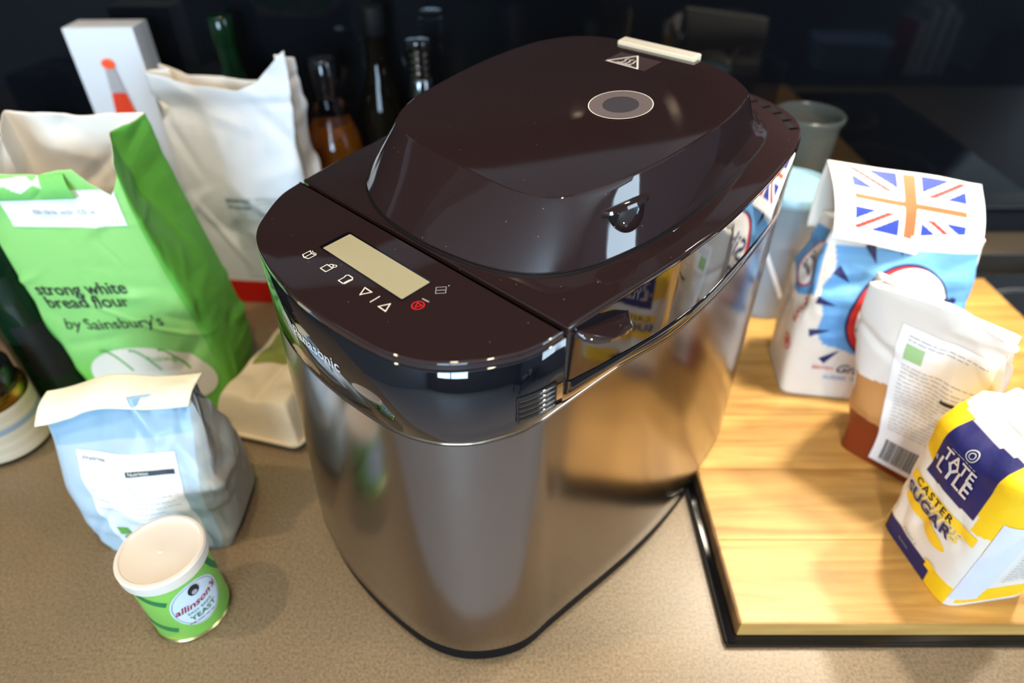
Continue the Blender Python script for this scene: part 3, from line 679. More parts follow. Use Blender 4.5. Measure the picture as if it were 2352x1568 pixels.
decal('faint_print', merge2([place(fit(text2d('02h 10/1b  sct2r  :CD  ac', .006), .060), 0, .060, .253)]), lambda x, z: f0(x, z-.02*(x-.02), .0012), M['ink_grey'], g)
T1 = merge2([place(fit(text2d('strong white', .012, bold=.012, space=.98), .094), 0, 0, .018), place(fit(text2d('bread flour', .012, bold=.012, space=.98), .086), 0, .003, .0025)])
decal('title_lettering', place(T1, math.radians(1.5), .017, .148), lambda x, z: f0(x, z, .0008), M['ink'], g)
T2 = merge2([place(fit(text2d('by', .013, shear=.25), .019), 0, 0, 0), place(fit(text2d("Sainsbury's", .013, bold=.004), .080), 0, .0225, 0)])
decal('maker_lettering', place(T2, math.radians(1.5), .024, .124), lambda x, z: f0(x, z, .0008), M['ink'], g)
# loaf picture at the foot
pts = ellipse2(.084, .055, .066, .044, 48, 8); decal('loaf_picture', pts, lambda x, z: f0(np.clip(x, .004, .154), np.clip(z, .003, .2), .0008), M['ink_cream'], g)
sl = [stroke([(.044+.030*k+.022*t_, .095-.030*t_**1.6+.004*math.sin(3*t_)) for t_ in np.linspace(0, 1, 8)], .0028) for k in range(3)]
decal('loaf_slashes', merge2(sl), lambda x, z: f0(np.clip(x, .004, .154), np.clip(z, .003, .2), .0011), M['ink_green'], g)
decal('weight_print', place(fit(text2d('baking', .008), .028), 0, .090, .080), lambda x, z: f0(x, z, .0013), M['ink_green'], g)
# the torn strip folded down at the front rim
sheet('torn_flap', gb.P([.02], [.995], .001)[0], gb.P([.66], [.99], .001)[0], gb.P([.01], [.93], .005)[0], gb.P([.70], [.915], .005)[0], M['paper'], g, 90, 30, .003, Crumple(5, 90, (-.09, -.06, .22), (.09, .0, .31), .006, (.002, .007), (.006, .02)), col=lambda a, b: np.where(((b > .45+.15*np.sin(a*21)) & (a < .75))[:, None], C_(222, 236, 220), C_(122, 200, 104)))

# ---- tall white bag behind it
wb = thing('flour_bag', 'tall white paper flour bag with red band, behind the green bag', 'flour bag', (-.332, .785, .0003), math.radians(-3))
cr = Crumple(21, 110, (-.09, -.05, .1), (.09, .05, .33), .0055, (.006, .02), (.02, .05))
def w_top(u):
    u = np.asarray(u) % 4; return np.interp(u, [0, .12, .3, .6, .75, .95, 1.0, 1.5, 2, 2.3, 2.8, 3, 3.5, 4], [1.0, .985, .95, .935, .97, 1.07, 1.08, 1.05, 1.03, .95, .96, 1.0, 1.0, 1.0])+wob(u, 8, .004)
wbag = Bag(.160, .075, .305, W=lambda t: 1+.06*smooth01((t-.6)/.4), D=lambda t: 1-.62*smooth01((t-.55)/.45), off=lambda t: (0*t, -.004*t), gus=lambda t: .022*smooth01((t-.4)/.5), top=w_top, n=14, crumple=cr, bulge=.005)
def wcol(u, t):
    c = np.tile(C_(212, 220, 230), (len(u), 1)); c[t < .13] = C_(186, 22, 12); i = np.floor(u); a = u-i
    return c
wbag.build('paper_bag', M['paper'], wb, 72, 120, wcol, M['paper_white']); f0 = wbag.face(0)
decal('printed_panel', rect2(.058, .150, .045, .165, 20, 20), lambda x, z: f0(x, z, .0006), mat('pale_blue_print', lin((196, 208, 216)), .5), wb)
decal('brand_lettering', merge2([place(fit(text2d('essential', .008, bold=.015), .030), 0, .060, .158), place(fit(text2d('Waitrose', .008, bold=.015), .030), 0, .060, .149)]), lambda x, z: f0(x, z, .0012), mat('teal_ink', lin((70, 110, 125)), .5), wb)
decal('fine_print', merge2([lines(.098, .148, .140, .162, 5, .0011, 2), lines(.062, .148, .092, .132, 8, .0008, 5)]), lambda x, z: f0(x, z, .0012), M['ink_grey'], wb)
decal('black_bar', rect2(.108, .150, .128, .134, 8, 1), lambda x, z: f0(x, z, .0015), M['ink'], wb)
decal('barcode', barcode(.098, .146, .050, .082, 4), lambda x, z: f0(x, z, .0012), M['ink'], wb)

# ---- small silver-blue bag with rolled top, in front
s_ = thing('flour_bag', 'small pale blue and grey paper bag with folded top, beside the tin', 'flour bag', (-.318, .391, .0003), math.radians(2))
cr = Crumple(31, 110, (-.07, -.05, .03), (.07, .05, .16), .0045, (.005, .016), (.02, .04))
sb = Bag(.118, .078, .150, W=lambda t: 1.06+.10*smooth01((t-.1)/.9)-.10*smooth01((.1-t)/.1), D=lambda t: 1.0-.80*smooth01((t-.35)/.65), off=lambda t: (-.013*t, .012*t), gus=lambda t: .010*smooth01((t-.4)/.5), n=12, crumple=cr, bulge=.008,
         top=lambda u: 1+.05*np.sin((np.asarray(u) % 4)*PI/2*0)+np.interp(np.asarray(u) % 4, [0, .45, 1, 1.5, 2, 2.5, 3, 4], [-.07, .03, .05, .05, .05, .03, -.05, -.07]))
def scol(u, t):
    i = np.floor(u); c = np.tile(C_(178, 200, 214), (len(u), 1)); c[(i == 1)] = C_(158, 160, 156); c[(i == 3)] = C_(165, 175, 180); a = u-i
    c[(i == 0) & (t > .78)] = C_(150, 184, 208); c[(i == 0) & (a > .93)] = C_(165, 170, 168); return c
sb.build('paper_bag', M['paper_gloss'], s_, 72, 100, scol, cap=.001); f0 = sb.face(0)
decal('white_label', rect2(.024, .098, .006, .110, 30, 40), lambda x, z: f0(x-.06*(z-.05), z, .0007), M['label'], s_)
decal('brand_lettering', place(fit(text2d('Waitrose', .005, bold=.01), .018), 0, .027, .103), lambda x, z: f0(x-.06*(z-.05), z, .0012), M['ink_grey'], s_)
decal('black_bar', rect2(.060, .095, .093, .0970, 8, 1), lambda x, z: f0(x-.06*(z-.05), z, .0012), M['ink'], s_)
decal('bar_lettering', place(fit(text2d('Nutrition', .003), .014), 0, .062, .0940), lambda x, z: f0(x-.06*(z-.05), z, .0016), M['white_print'], s_)
decal('fine_print', merge2([lines(.027, .055, .064, .096, 5, .0007, 8), lines(.060, .095, .036, .089, 13, .0006, 9), lines(.048, .097, .012, .026, 4, .0006, 12)]), lambda x, z: f0(x-.06*(z-.05), z, .0012), mat('pale_grey_ink', lin((190, 192, 196)), .5), s_)
decal('green_mark', merge2([rect2(.031, .040, .030, .040, 4, 4)]), lambda x, z: f0(x, z, .0013), M['ink_green'], s_)
decal('recycling_mark', merge2([ring2(.0355, .024, .0035, .0014, 20), rect2(.033, .038, .020, .0215)]), lambda x, z: f0(x, z, .0013), M['ink_grey'], s_)
# folded-over cream top
tp = lambda u, t, d=0: sb.P([u], [t], d)[0]
tl = tp(3.98, .99); tr = tp(.98, .99)
yy = .012
cream = lambda a, b: np.tile(C_(238, 232, 205), (len(a), 1))
def wv(a, b, n): return np.hstack([0*a, 0*a, .010*np.exp(-((a-.45)/.25)**2)])
sheet('folded_top', (tl[0]+.002, .018, tl[2]+.012), (tr[0]+.006, .024, tr[2]+.006), (tl[0]-.003, -.008, tl[2]-.004), (tr[0]+.000, -.004, tr[2]-.006), M['paper'], s_, 60, 24, .004, Crumple(8, 30, (-.08, -.03, .12), (.08, .03, .17), .003, (.004, .01), (.015, .03)), col=cream, warp=wv, thick=.0012)

# ---- granulated sugar bag with flag flap
sg = thing('sugar_bag', 'blue and white granulated sugar bag with flag on its folded top', 'sugar bag', (.379, .573, ZB), math.radians(-8))
cr = Crumple(41, 110, (-.08, -.05, .06), (.08, .05, .2), .0040, (.006, .018), (.02, .05))
ssb = Bag(.142, .088, .185, W=lambda t: 1.0+.10*np.sin(PI*np.clip(t, 0, 1)*.8), D=lambda t: 1.0-.45*smooth01((t-.6)/.4), off=lambda t: (.012*t, .018*t), n=10, crumple=cr, bulge=.004, gus=lambda t: .012*smooth01((t-.55)/.4))
def sscol(u, t):
    i = np.floor(u); a = u-i; c = np.tile(C_(226, 215, 200), (len(u), 1)); blue = C_(100, 158, 212)
    edge = .20+.02*np.sin(t*25)+.03*np.sin(t*9)
    k = ((i == 0) & (a > edge-.14*smooth01((t-.3)/.5)) & (t > .34+.03*np.sin(a*9))) | ((i == 1) & (a < .6) & (t > .34)) | ((i == 3) & (t > .62+.04*np.sin(a*8)) & (a > .1))
    c[k] = blue; c[(t > .93)] = C_(232, 228, 220); return c
ssb.build('paper_bag', M['paper'], sg, 80, 110, sscol, cap=.002); f0 = ssb.face(0); f3 = ssb.face(3); f1 = ssb.face(1)
LG = (.081, .108)
decal('logo_rim', ellipse2(*LG, .0430, .0520, 56, 8), lambda x, z: f0(np.clip(x, 0, .1415), z, .0006), M['ink_navy'], sg)
decal('logo_red_ring', ellipse2(*LG, .0408, .0498, 56, 8), lambda x, z: f0(np.clip(x, 0, .1415), z, .0009), M['ink_red'], sg)
decal('logo_disc', ellipse2(LG[0]+.003, LG[1]+.001, .0375, .0475, 56, 8), lambda x, z: f0(np.clip(x, 0, .1415), z, .0012), M['label'], sg)
T = merge2([place(fit(text2d('Silver', .022, bold=.02), .074), 0, .054, .116), place(fit(text2d('Spoon', .022, bold=.02), .076), 0, .050, .089)])
decal('logo_lettering', T, lambda x, z: f0(np.clip(x, 0, .1415), z, .0016), M['ink_navy'], sg)
rays = []
for a_ in (100, 122, 148, 172, 200, 228):
    a = math.radians(a_); ca, sa = math.cos(a), math.sin(a); r0, r1 = .056, .076
    rays.append(([(LG[0]+ca*r0-sa*.0004, LG[1]+sa*r0*1.05+ca*.0004), (LG[0]+ca*r1-sa*.0045, LG[1]+sa*r1*1.05+ca*.0045), (LG[0]+ca*r1+sa*.0045, LG[1]+sa*r1*1.05-ca*.0045)], [(0, 1, 2)]))
for r_ in rays: decal('burst_ray', r_, lambda x, z: f0(np.clip(x, .002, .141), z, .0008), M['ink_navy'], sg)
decal('type_lettering', place(fit(text2d('Granulated', .012, shear=.3, bold=.01), .070), 0, .048, .036), lambda x, z: f0(x, z, .0008), M['ink_navy'], sg)
decal('red_lettering', place(fit(text2d('BRITISH', .006, bold=.01), .020), 0, .024, .038), lambda x, z: f0(x, z, .0008), M['ink_red'], sg)
decal('blue_lettering', place(fit(text2d('SUGAR  SUGAR', .005), .05), 0, .038, .026), lambda x, z: f0(x, z, .0008), mat('mid_blue_ink', lin((90, 130, 200)), .5), sg)
decal('side_badge', merge2([ellipse2(.050, .140, .019, .024, 40, 6)]), lambda x, z: f3(np.clip(x, 0, .087), z, .0008), M['label'], sg)
decal('side_badge_lettering', merge2([place(fit(text2d('Silver', .009, bold=.02), .026), 0, .037, .141), place(fit(text2d('Spoon', .009, bold=.02), .026), 0, .037, .131)]), lambda x, z: f3(x, z, .0013), M['ink_navy'], sg)
decal('side_badge_ring', merge2([ring2(.050, .140, .019, .0018, 40, .024)]), lambda x, z: f3(np.clip(x, 0, .087), z, .0012), M['ink_red'], sg)
decal('rosette', merge2([ring2(.072, .058, .008, .0018, 30), ellipse2(.072, .058, .0045, .0045, 20, 2)]), lambda x, z: f3(x, z, .0009), M['ink_red'], sg)
decal('side_lettering', place(fit(text2d('SUGAR', .010, bold=.02), .030), math.radians(90), .078, .085), lambda x, z: f3(x, z, .0009), M['ink_red'], sg)
decal('second_badge', ellipse2(.040, .140, .020, .022, 40, 6), lambda x, z: f1(np.clip(x, 0, .087), z, .0009), M['label'], sg)
# flag flap
def flagcol(a, b):
    # flag fills a .14-.86, b .18-.92 ; pale saturated print on white
    c = np.tile(C_(238, 236, 232), (len(a), 1)); X = (a-.5)/.37; Y = (b-.57)/.40; ins = (np.abs(X) < 1) & (np.abs(Y) < 1)
    blue = C_(40, 60, 150); red = C_(205, 60, 55); wht = C_(240, 238, 236); asp = 1.75; x = X*asp; y = Y
    L = math.hypot(asp, 1); d1 = np.abs(x*1-y*asp)/L; d2 = np.abs(x*1+y*asp)/L
    c[ins] = blue; c[ins & ((d1 < .22) | (d2 < .22))] = wht; c[ins & ((d1 < .07) | (d2 < .07))] = red
    c[ins & ((np.abs(x) < .34) | (np.abs(y) < .34))] = wht; c[ins & ((np.abs(x) < .19) | (np.abs(y) < .09))] = C_(222, 96, 56); return c
def fw(a, b, n): return np.hstack([0*a, 0*a, 0*a])+n*(.004*np.sin(a*PI)+.002*np.sin(a*7+b*3))
sheet('flag_flap', (-.073, .030, .243), (.082, .040, .222), (-.062, -.016, .184), (.087, -.004, .153), M['paper'], sg, 150, 110, .007, Crumple(9, 14, (-.08, -.03, .15), (.08, .05, .25), .0015, (.008, .02), (.02, .04)), col=flagcol, warp=fw)
sheet('back_of_top', (-.073, .031, .243), (.082, .041, .222), (-.070, .040, .165), (.084, .045, .165), M['paper_white'], sg, 30, 20, -.004)

# ---- brown sugar bag
bs = thing('sugar_bag', 'white-topped brown sugar bag with barcode label and clear window', 'sugar bag', (.3945, .4515, ZB), math.radians(-46.5))
cr = Crumple(51, 110, (-.06, -.06, .05), (.06, .06, .2), .0045, (.006, .02), (.02, .04))
bsb = Bag(.092, .073, .188, W=lambda t: 1.02+.31*smooth01((t-.1)/.8), D=lambda t: 1.0+.04*np.sin(PI*t)-.84*smooth01((t-.55)/.45), off=lambda t: (-.017*smooth01((t-.1)/.8), -.0345*smooth01((t-.55)/.45)+.004*np.sin(PI*t)), n=8, crumple=cr, bulge=.004, gus=lambda t: .012*smooth01((t-.6)/.4),
          top=lambda u: np.interp(np.asarray(u) % 4, [0, .5, 1, 1.5, 2, 3, 4], [1, 1.03, .98, .98, 1, 1.04, 1])+wob(u, 5, .006))
def bscol(u, t):
    i = np.floor(u); a = u-i; c = np.tile(C_(222, 218, 212), (len(u), 1))
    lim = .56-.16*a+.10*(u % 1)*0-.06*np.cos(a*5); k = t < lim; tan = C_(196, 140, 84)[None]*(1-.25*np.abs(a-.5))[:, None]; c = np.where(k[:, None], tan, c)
    lo = t < .25+.02*np.sin(a*6+1); c[lo] = C_(128, 52, 22); return c
bsb.build('paper_bag', M['paper_gloss'], bs, 72, 110, bscol, cap=.002); f0 = bsb.face(0); f1 = bsb.face(1)
decal('paper_label', rect2(.030, .0900, .008, .165, 30, 40), lambda x, z: f0(x, z, .0008), M['label'], bs)
decal('barcode', barcode(.038, .072, .014, .040, 6), lambda x, z: f0(x, z, .0013), M['ink'], bs)
decal('fine_print', merge2([lines(.036, .086, .054, .126, 19, .0006, 22), lines(.036, .086, .152, .156, 2, .0006, 23)]), lambda x, z: f0(x, z, .0013), M['ink_grey'], bs)
decal('black_bar', rect2(.066, .084, .106, .1095, 4, 1), lambda x, z: f0(x, z, .0016), M['ink'], bs)
decal('green_mark', rect2(.036, .048, .132, .148, 4, 4), lambda x, z: f0(x, z, .0014), mat('pale_green_print', lin((160, 200, 145)), .5), bs)
decal('side_print', lines(.01, .07, .05, .12, 12, .0008, 30), lambda x, z: f1(x, z, .0009), M['ink_grey'], bs)

# ---- caster sugar bag (front right)
ts = thing('sugar_bag', 'small yellow, navy and white caster sugar bag at the front of the board', 'sugar bag', (.3848, .3305, ZB), math.radians(-81.7))
cr = Crumple(61, 100, (-.05, -.05, .03), (.05, .05, .16), .0035, (.005, .014), (.012, .03))
tsb = Bag(.088, .078, .163, W=lambda t: 1.0+.04*np.sin(PI*t)-.06*smooth01((t-.8)/.2), D=lambda t: 1.0+.05*np.sin(PI*t)-.55*smooth01((t-.80)/.20)**1.3, off=lambda t: (.0*t, -.004*smooth01((t-.6)/.4)), n=8, crumple=cr, bulge=.005, gus=lambda t: .008*smooth01((t-.7)/.3))
YE = C_(246, 200, 28); NA = C_(30, 32, 92); WH = C_(228, 222, 212)
def tscol(u, t):
    i = np.floor(u); a = u-i; c = np.tile(WH, (len(u), 1))
    up = ((i == 0) & (t > .66-.10*(a > .82)-.05*np.sin(a*3))) | ((i == 1) & (t > .45+.25*a) & (a < .6)) | ((i == 3) & (t > .6))
    c[up] = YE; nav = (i == 0) & (a > .22) & (a < .80) & (t > .575+.03*(a-.5)); c[nav] = NA
    c[(i == 0) & (t < .13) & (a > .05) & (a < .72)] = NA; c[(i == 0) & (t < .15) & ((a <= .05) | (a >= .72))] = YE
    c[(i == 1) & (t < .17) & (t > .03) & (a > .1)] = YE
    c[(t > .94-.02*np.sin(a*4))] = C_(236, 234, 230); return c
tsb.build('paper_bag', M['paper'], ts, 90, 120, tscol, cap=.005); f0 = tsb.face(0); f1 = tsb.face(1)
ff = lambda d: (lambda x, z: f0(x, z, d))
decal('ribbon', merge2([rect2(.010, .080, .0752, .0848, 20, 3)]), ff(.0008), M['ink_yellow'], ts)
decal('name_lettering', merge2([place(fit(text2d('CASTER', .008, bold=.02, space=1.25), .042), 0, .018, .0770)]), ff(.0013), M['ink'], ts)
decal('yellow_cloud', merge2([ellipse2(.032, .056, .020, .007, 30, 4), ellipse2(.052, .050, .014, .006, 30, 4)]), ff(.0007), M['ink_yellow'], ts)
decal('script_lettering', place(fit(text2d('baking', .012, shear=.4, bold=.012), .050), 0, .024, .0690), ff(.0010), mat('gold_ink', lin((236, 205, 110)), .5), ts)
decal('type_lettering', place(fit(text2d('SUGAR', .014, bold=.03, space=1.1), .052), 0, .012, .0625), ff(.0015), M['ink_navy'], ts)
decal('brand_lettering', merge2([place(fit(text2d('TATE', .013, bold=.02), .030), 0, .026, .1180, 1, 1.2), place(fit(text2d('LYLE', .013, bold=.02), .032), 0, .026, .1050, 1, 1.2), place(text2d('&', .006), 0, .0205, .111)]), ff(.0012), M['silver_print'], ts)
decal('crest', merge2([ring2(.044, .1370, .0042, .0010, 24), ring2(.044, .1370, .0022, .0008, 16), lines(.030, .062, .1300, .1306, 1, .0006, 44)]), ff(.0012), M['grey_print'], ts)
decal('script_note', merge2([place(fit(text2d('Makes a', .006, shear=.4), .018), 0, .026, .0245), place(fit(text2d('SUGAR', .004, bold=.01), .013), 0, .026, .0105)]), ff(.0012), M['ink_grey'], ts)
decal('cupcake_mark', merge2([rect2(.058, .067, .018, .022, 3, 2), ellipse2(.0625, .0245, .0055, .003, 20, 2)]), ff(.0012), M['ink_yellow'], ts)
decal('fine_print', lines(.030, .070, .040, .090, 14, .0007, 51), lambda x, z: f1(x, z, .0010), M['ink_grey'], ts)
decal('cool_light_panel', rect2(.0, .024, .012, .110, 6, 20), lambda x, z: f1(x, z, .0006), mat('painted_cool_light', lin((214, 216, 230)), .5), ts)  # bluish-white window light on the right face, painted as a pale strip

# ------------------------------------------------------------------ yeast tin
yt = thing('yeast_tin', 'small green tin of yeast with milky plastic lid in the foreground', 'tin', (-.2742, .2955, .0002), math.radians(0))
R = .0300
lathe('can_body', [(.0285, .0012), (R, .003), (R, .077)], mat('green_print', lin((140, 205, 90)), .35, bump=(120, .03, .0005)), yt, 72)
lathe('tin_rim', [(.0285, 0), (.0312, .0004), (.0316, .0022), (.0304, .0036), (R, .0036)], M['tin_gold'], yt, 72)
lathe('lid', [(.0322, .0735), (.0330, .0742), (.0334, .0780), (.0334, .0840), (.0322, .0858), (.0300, .0860), (.0290, .0846), (.0272, .0838), (.010, .0836), (.0020, .0836), (.0016, .0842), (0, .0843)], M['lid_white'], yt, 72, sharp=30)
def cyl(R_, d):
    return lambda x, z: np.column_stack([(R_+d)*np.cos(x/R_), (R_+d)*np.sin(x/R_), z])
LA = R*math.radians(-38)
for k, (a0, z0_, z1_) in enumerate(((-.050, .055, .075), (-.052, .018, .032), (.022, .02, .07))):
    pts = [(LA+a0+.030*t_, z1_-(z1_-z0_)*t_**.7) for t_ in np.linspace(0, 1, 10)]; decal('green_swirl', stroke(pts, .006), cyl(R, .0002), M['ink_dkgreen'], yt)
decal('oval_label', ellipse2(LA, .042, .0205, .0255, 56, 8), cyl(R, .0004), mat('pale_blue_oval', lin((205, 222, 236)), .4), yt)
decal('oval_line', ring2(LA, .042, .0188, .0005, 56, .0238), cyl(R, .0007), M['ink_grey'], yt)
decal('brand_lettering', place(fit(text2d("allinson's", .012, shear=.35, bold=.012), .037), math.radians(8), LA-.018, .038), cyl(R, .0009), M['ink_maroon'], yt)
decal('type_lettering', merge2([place(fit(text2d('YEAST', .008, bold=.012), .022), math.radians(4), LA-.010, .0255), place(fit(text2d('EASY BAKE', .004), .020), math.radians(4), LA-.010, .0335)]), cyl(R, .0009), M['ink_dkgreen'], yt)
decal('portrait_oval', ellipse2(LA+.001, .0585, .0045, .0058, 24, 3), cyl(R, .0009), M['ink'], yt)
decal('portrait_collar', ellipse2(LA+.001, .0565, .0022, .0025, 16, 2), cyl(R, .0012), M['grey_print'], yt)
decal('fine_print', lines(LA-.012, LA+.014, .0205, .0225, 1, .0009, 61), cyl(R, .0009), M['ink_maroon'], yt)

# ------------------------------------------------------------------ egg carton
eg = thing('egg_carton', 'cream moulded pulp egg carton with olive stripe beside the bread maker', 'egg carton', (-.244, .600, .0003), math.radians(-15))
def carton(nx=60, ny=120):
    x = np.linspace(-.052, .052, nx); y = np.linspace(-.122, .125, ny); X, Y = np.meshgrid(x, y); e = np.minimum((.052-np.abs(X))/.016, (np.where(Y < 0, Y+.122, .125-Y))/.016); e = np.clip(e, 0, 1)
    Z = .012+.042*smooth01(e)**.8
    for k in range(5):
        for s in (-1, 1):
            cx_, cy_ = s*.026, -.095+k*.048; d = np.hypot(X-cx_, Y-cy_); Z += .0035*np.exp(-(d/.016)**4)
    Z -= .004*np.exp(-(X/.006)**2)*(e >= 1)
    # low hinge tongue at the near end
    return X, Y, Z
X, Y, Z = carton(); ny, nx = X.shape; V = np.column_stack([X.ravel(), Y.ravel(), Z.ravel()]); F = [(j*nx+i, j*nx+i+1, (j+1)*nx+i+1, (j+1)*nx+i) for j in range(ny-1) for i in range(nx-1)]
mk('lid_shell', V, F, M['pulp'], eg)
P = roundbox2(-.0545, .0545, -.1245, .1275, .012, 6)
V, F = loft([r3(P, .0102), r3(P, .0130), r3(offset(P, -.006), .0135)]); mk('rim_flange', V, F, M['pulp'], eg, sharp=40)
V, F = loft([r3(offset(P, -.012), .0002), r3(offset(P, -.004), .0098), r3(offset(P, -.008), .0128)], caps=(True, False)); mk('tray', V, F, mat('grey_pulp', lin((60, 52, 44)), .8), eg)
ol = rect2(-.030, .050, -.045, .012, 30, 20)
def cz(x, y):
    X_, Y_, Z_ = X, Y, Z; ix = np.clip((x+.052)/.104*(nx-1), 0, nx-1.001); iy = np.clip((y+.122)/.247*(ny-1), 0, ny-1.001); i0 = ix.astype(int); j0 = iy.astype(int); fx = ix-i0; fy = iy-j0
    return (Z[j0, i0]*(1-fx)*(1-fy)+Z[j0, i0+1]*fx*(1-fy)+Z[j0+1, i0]*(1-fx)*fy+Z[j0+1, i0+1]*fx*fy)
decal('olive_label', ol, lambda x, y: np.column_stack([x, y+.5*(x), cz(x, y+.5*x)+.0012]), M['olive'], eg)

# ------------------------------------------------------------------ left: wine bottle, jar, box
wbo = thing('wine_bottle', 'dark green glass bottle standing left of the green bag', 'bottle', (-.5190, .5690, .0002))
lathe('glass_body', [(.030, 0), (.0355, .003), (.036, .01), (.036, .175), (.034, .195), (.024, .215), (.016, .23), (.0145, .25), (.0145, .292), (.0165, .293), (.0165, .300), (.013, .3005), (0, .3005)], M['green_glass'], wbo, 56)
decal('glass_label', rect2(-.055, -.008, .05, .12, 20, 6), cyl(.036, .0004), mat('dark_label', lin((24, 26, 24)), .4), wbo)
jr = thing('jar', 'squat jar with ribbed beige label, gold rim and black lid at the left edge', 'jar', (-.5445, .4885, .0002))
lathe('glass_jar', [(.036, 0), (.0405, .004), (.041, .012), (.041, .068), (.038, .078), (.034, .082), (.034, .084)], M['jar_glass'], jr, 64)
prof = []; cols = []
V = []; F = []; nn = 72; zz = np.linspace(.008, .066, 60); cl = []
for j, z in enumerate(zz):
    for i in range(nn):
        a = 2*PI*i/nn; rr_ = .0416+.00025*math.sin(z*3200); V.append((rr_*math.cos(a), rr_*math.sin(a), z)); c = C_(214, 200, 172) if not (.040 < z < .047) else C_(150, 165, 178)
        cl.append(c*(1 if int(z*1400) % 3 else .8))
for j in range(59):
    for i in range(nn): k = (i+1) % nn; F.append((j*nn+i, j*nn+k, (j+1)*nn+k, (j+1)*nn+i))
mk('paper_label', V, F, M['jar_label'], jr, cols=np.array(cl))
lathe('gold_rim', [(.0405, .0665), (.0412, .068), (.0410, .074), (.0392, .078), (.036, .0795)], M['gold'], jr, 64)
lathe('lid', [(.036, .080), (.0372, .082), (.0372, .099), (.0355, .1015), (.010, .102), (0, .102)], M['appliance'], jr, 64)

bx = thing('gift_box', 'tall white card box with an orange lighthouse picture, against the splashback', 'box', (-.509, .892, .0003), math.radians(2))
box('card_box', -.047, .039, -.022, .022, 0, .328, M['box_white'], bx, .0012)
bf = lambda x, z: np.column_stack([x, 0*x-.0245, z])
decal('picture_base', ([(-.019, .218), (.009, .218), (.005, .250), (-.014, .250)], [(0, 1, 2, 3)]), bf, M['orange_print'], bx, False)
decal('picture_shade', ([(-.014, .251), (.005, .251), (.001, .280), (-.011, .280)], [(0, 1, 2, 3)]), bf, M['grey_print'], bx, False)
decal('picture_top', ellipse2(-.005, .286, .0085, .0065, 24, 2), bf, mat('bright_orange_print', lin((255, 90, 40)), .5), bx, False)

# dark appliances behind, left
kt = thing('kettle', 'black kettle with grey water window in the dark left corner', 'kettle', (-.655, .80, .0003))
lathe('body', [(.070, 0), (.076, .004), (.078, .03), (.072, .12), (.062, .185), (.056, .20), (.03, .212), (.012, .216), (0, .216)], M['appliance'], kt, 56)
lathe('lid_knob', [(.008, .214), (.014, .224), (.013, .234), (0, .238)], M['appliance'], kt, 24)
pts = [(.058, .19), (.085, .205), (.112, .19), (.118, .14), (.108, .08), (.08, .055)]
bm = bmesh.new()
for k in range(len(pts)-1):
    a, b = Vector((-pts[k][0], 0, pts[k][1])), Vector((-pts[k+1][0], 0, pts[k+1][1])); d = b-a
    mtx = Matrix.Translation((a+b)/2) @ d.to_track_quat('Z', 'Y').to_matrix().to_4x4(); bmesh.ops.create_cone(bm, cap_ends=True, segments=14, radius1=.009, radius2=.009, depth=d.length+.008, matrix=mtx)
bm_obj('handle', bm, M['appliance'], kt, True)
sw = [(.040, .05), (.062, .05), (.052, .165), (.036, .165)]
ang0 = math.radians(-70)
decal('window_frame', stroke([(-.020, .06), (.026, .06), (.020, .165), (-.014, .165)], .004, True), lambda x, z: np.column_stack([(.0775-.09*np.clip(z-.03, 0, 1))*np.cos(ang0+x/.07), (.0775-.09*np.clip(z-.03, 0, 1))*np.sin(ang0+x/.07), z]), M['grey_print'], kt)
ts_ = thing('toaster', 'low black toaster half out of frame at the left', 'toaster', (-.78, .64, .0003), math.radians(12))
box('body', -.13, .075, -.07, .07, .012, .17, M['appliance'], ts_, .018, 4)
for y in (-.025, .025): box('slot', -.11, .05, y-.012, y+.012, .1702, .1712, M['matte_black'], ts_)
box('base', -.125, .07, -.065, .065, 0, .011, M['matte_black'], ts_, .003); box('lever', .0752, .088, -.012, .012, .10, .112, M['chrome'], ts_, .003)

def bottle(name, label, loc, r, h, neck, m, capm, liquid=None, cap_h=.035, group=None):
    t = thing(name, label, 'bottle', loc)
    sh = h*.60; lathe('glass_body', [(r*.85, 0), (r, .004), (r, sh), (r*.92, sh+.02), (neck*1.25, sh+.055), (neck, sh+.075), (neck, h-cap_h), (neck*.9, h-cap_h)], m, t, 48)
    if liquid: lathe('liquid', [(r*.8, .004), (r*.93, .007), (r*.93, sh), (r*.84, sh+.02), (r*.62, sh+.034), (0, sh+.034)], liquid, t, 40)
    lathe('cap', [(neck*1.05, h-cap_h+.0004), (neck*1.12, h-cap_h+.002), (neck*1.12, h-.003), (neck*1.0, h), (0, h)], capm, t, 32); return t
bottle('spirit_bottle', 'clear glass bottle of amber spirit with black cap, behind the bread maker', (-.243, .872, .0003), .037, .292, .0155, M['clear'], M['appliance'], M['amber'], .05)
bottle('oil_bottle', 'tall dark brown bottle standing against the splashback', (-.178, .908, .0003), .030, .345, .014, M['dark_bottle'], M['matte_black'])
bottle('green_bottle', 'slim dark green bottle behind the tall white bag', (-.372, .905, .0003), .032, .335, .014, M['green_glass'], M['green_glass'])
gt = bottle('vinegar_bottle', 'dark bottle with banded silver pourer, right of the amber bottle', (-.118, .868, .0003), .028, .27, .0140, M['dark_bottle'], M['dark_chrome'], None, .04)
for k in range(4): lathe('metal_band', [(.0158, .272+k*.0085), (.0172, .2735+k*.0085), (.0172, .2775+k*.0085), (.0158, .279+k*.0085)], M['dark_chrome'], gt, 32)
lathe('pourer_cap', [(.0155, .3065), (.0165, .309), (.0155, .314), (0, .315)], M['appliance'], gt, 32)

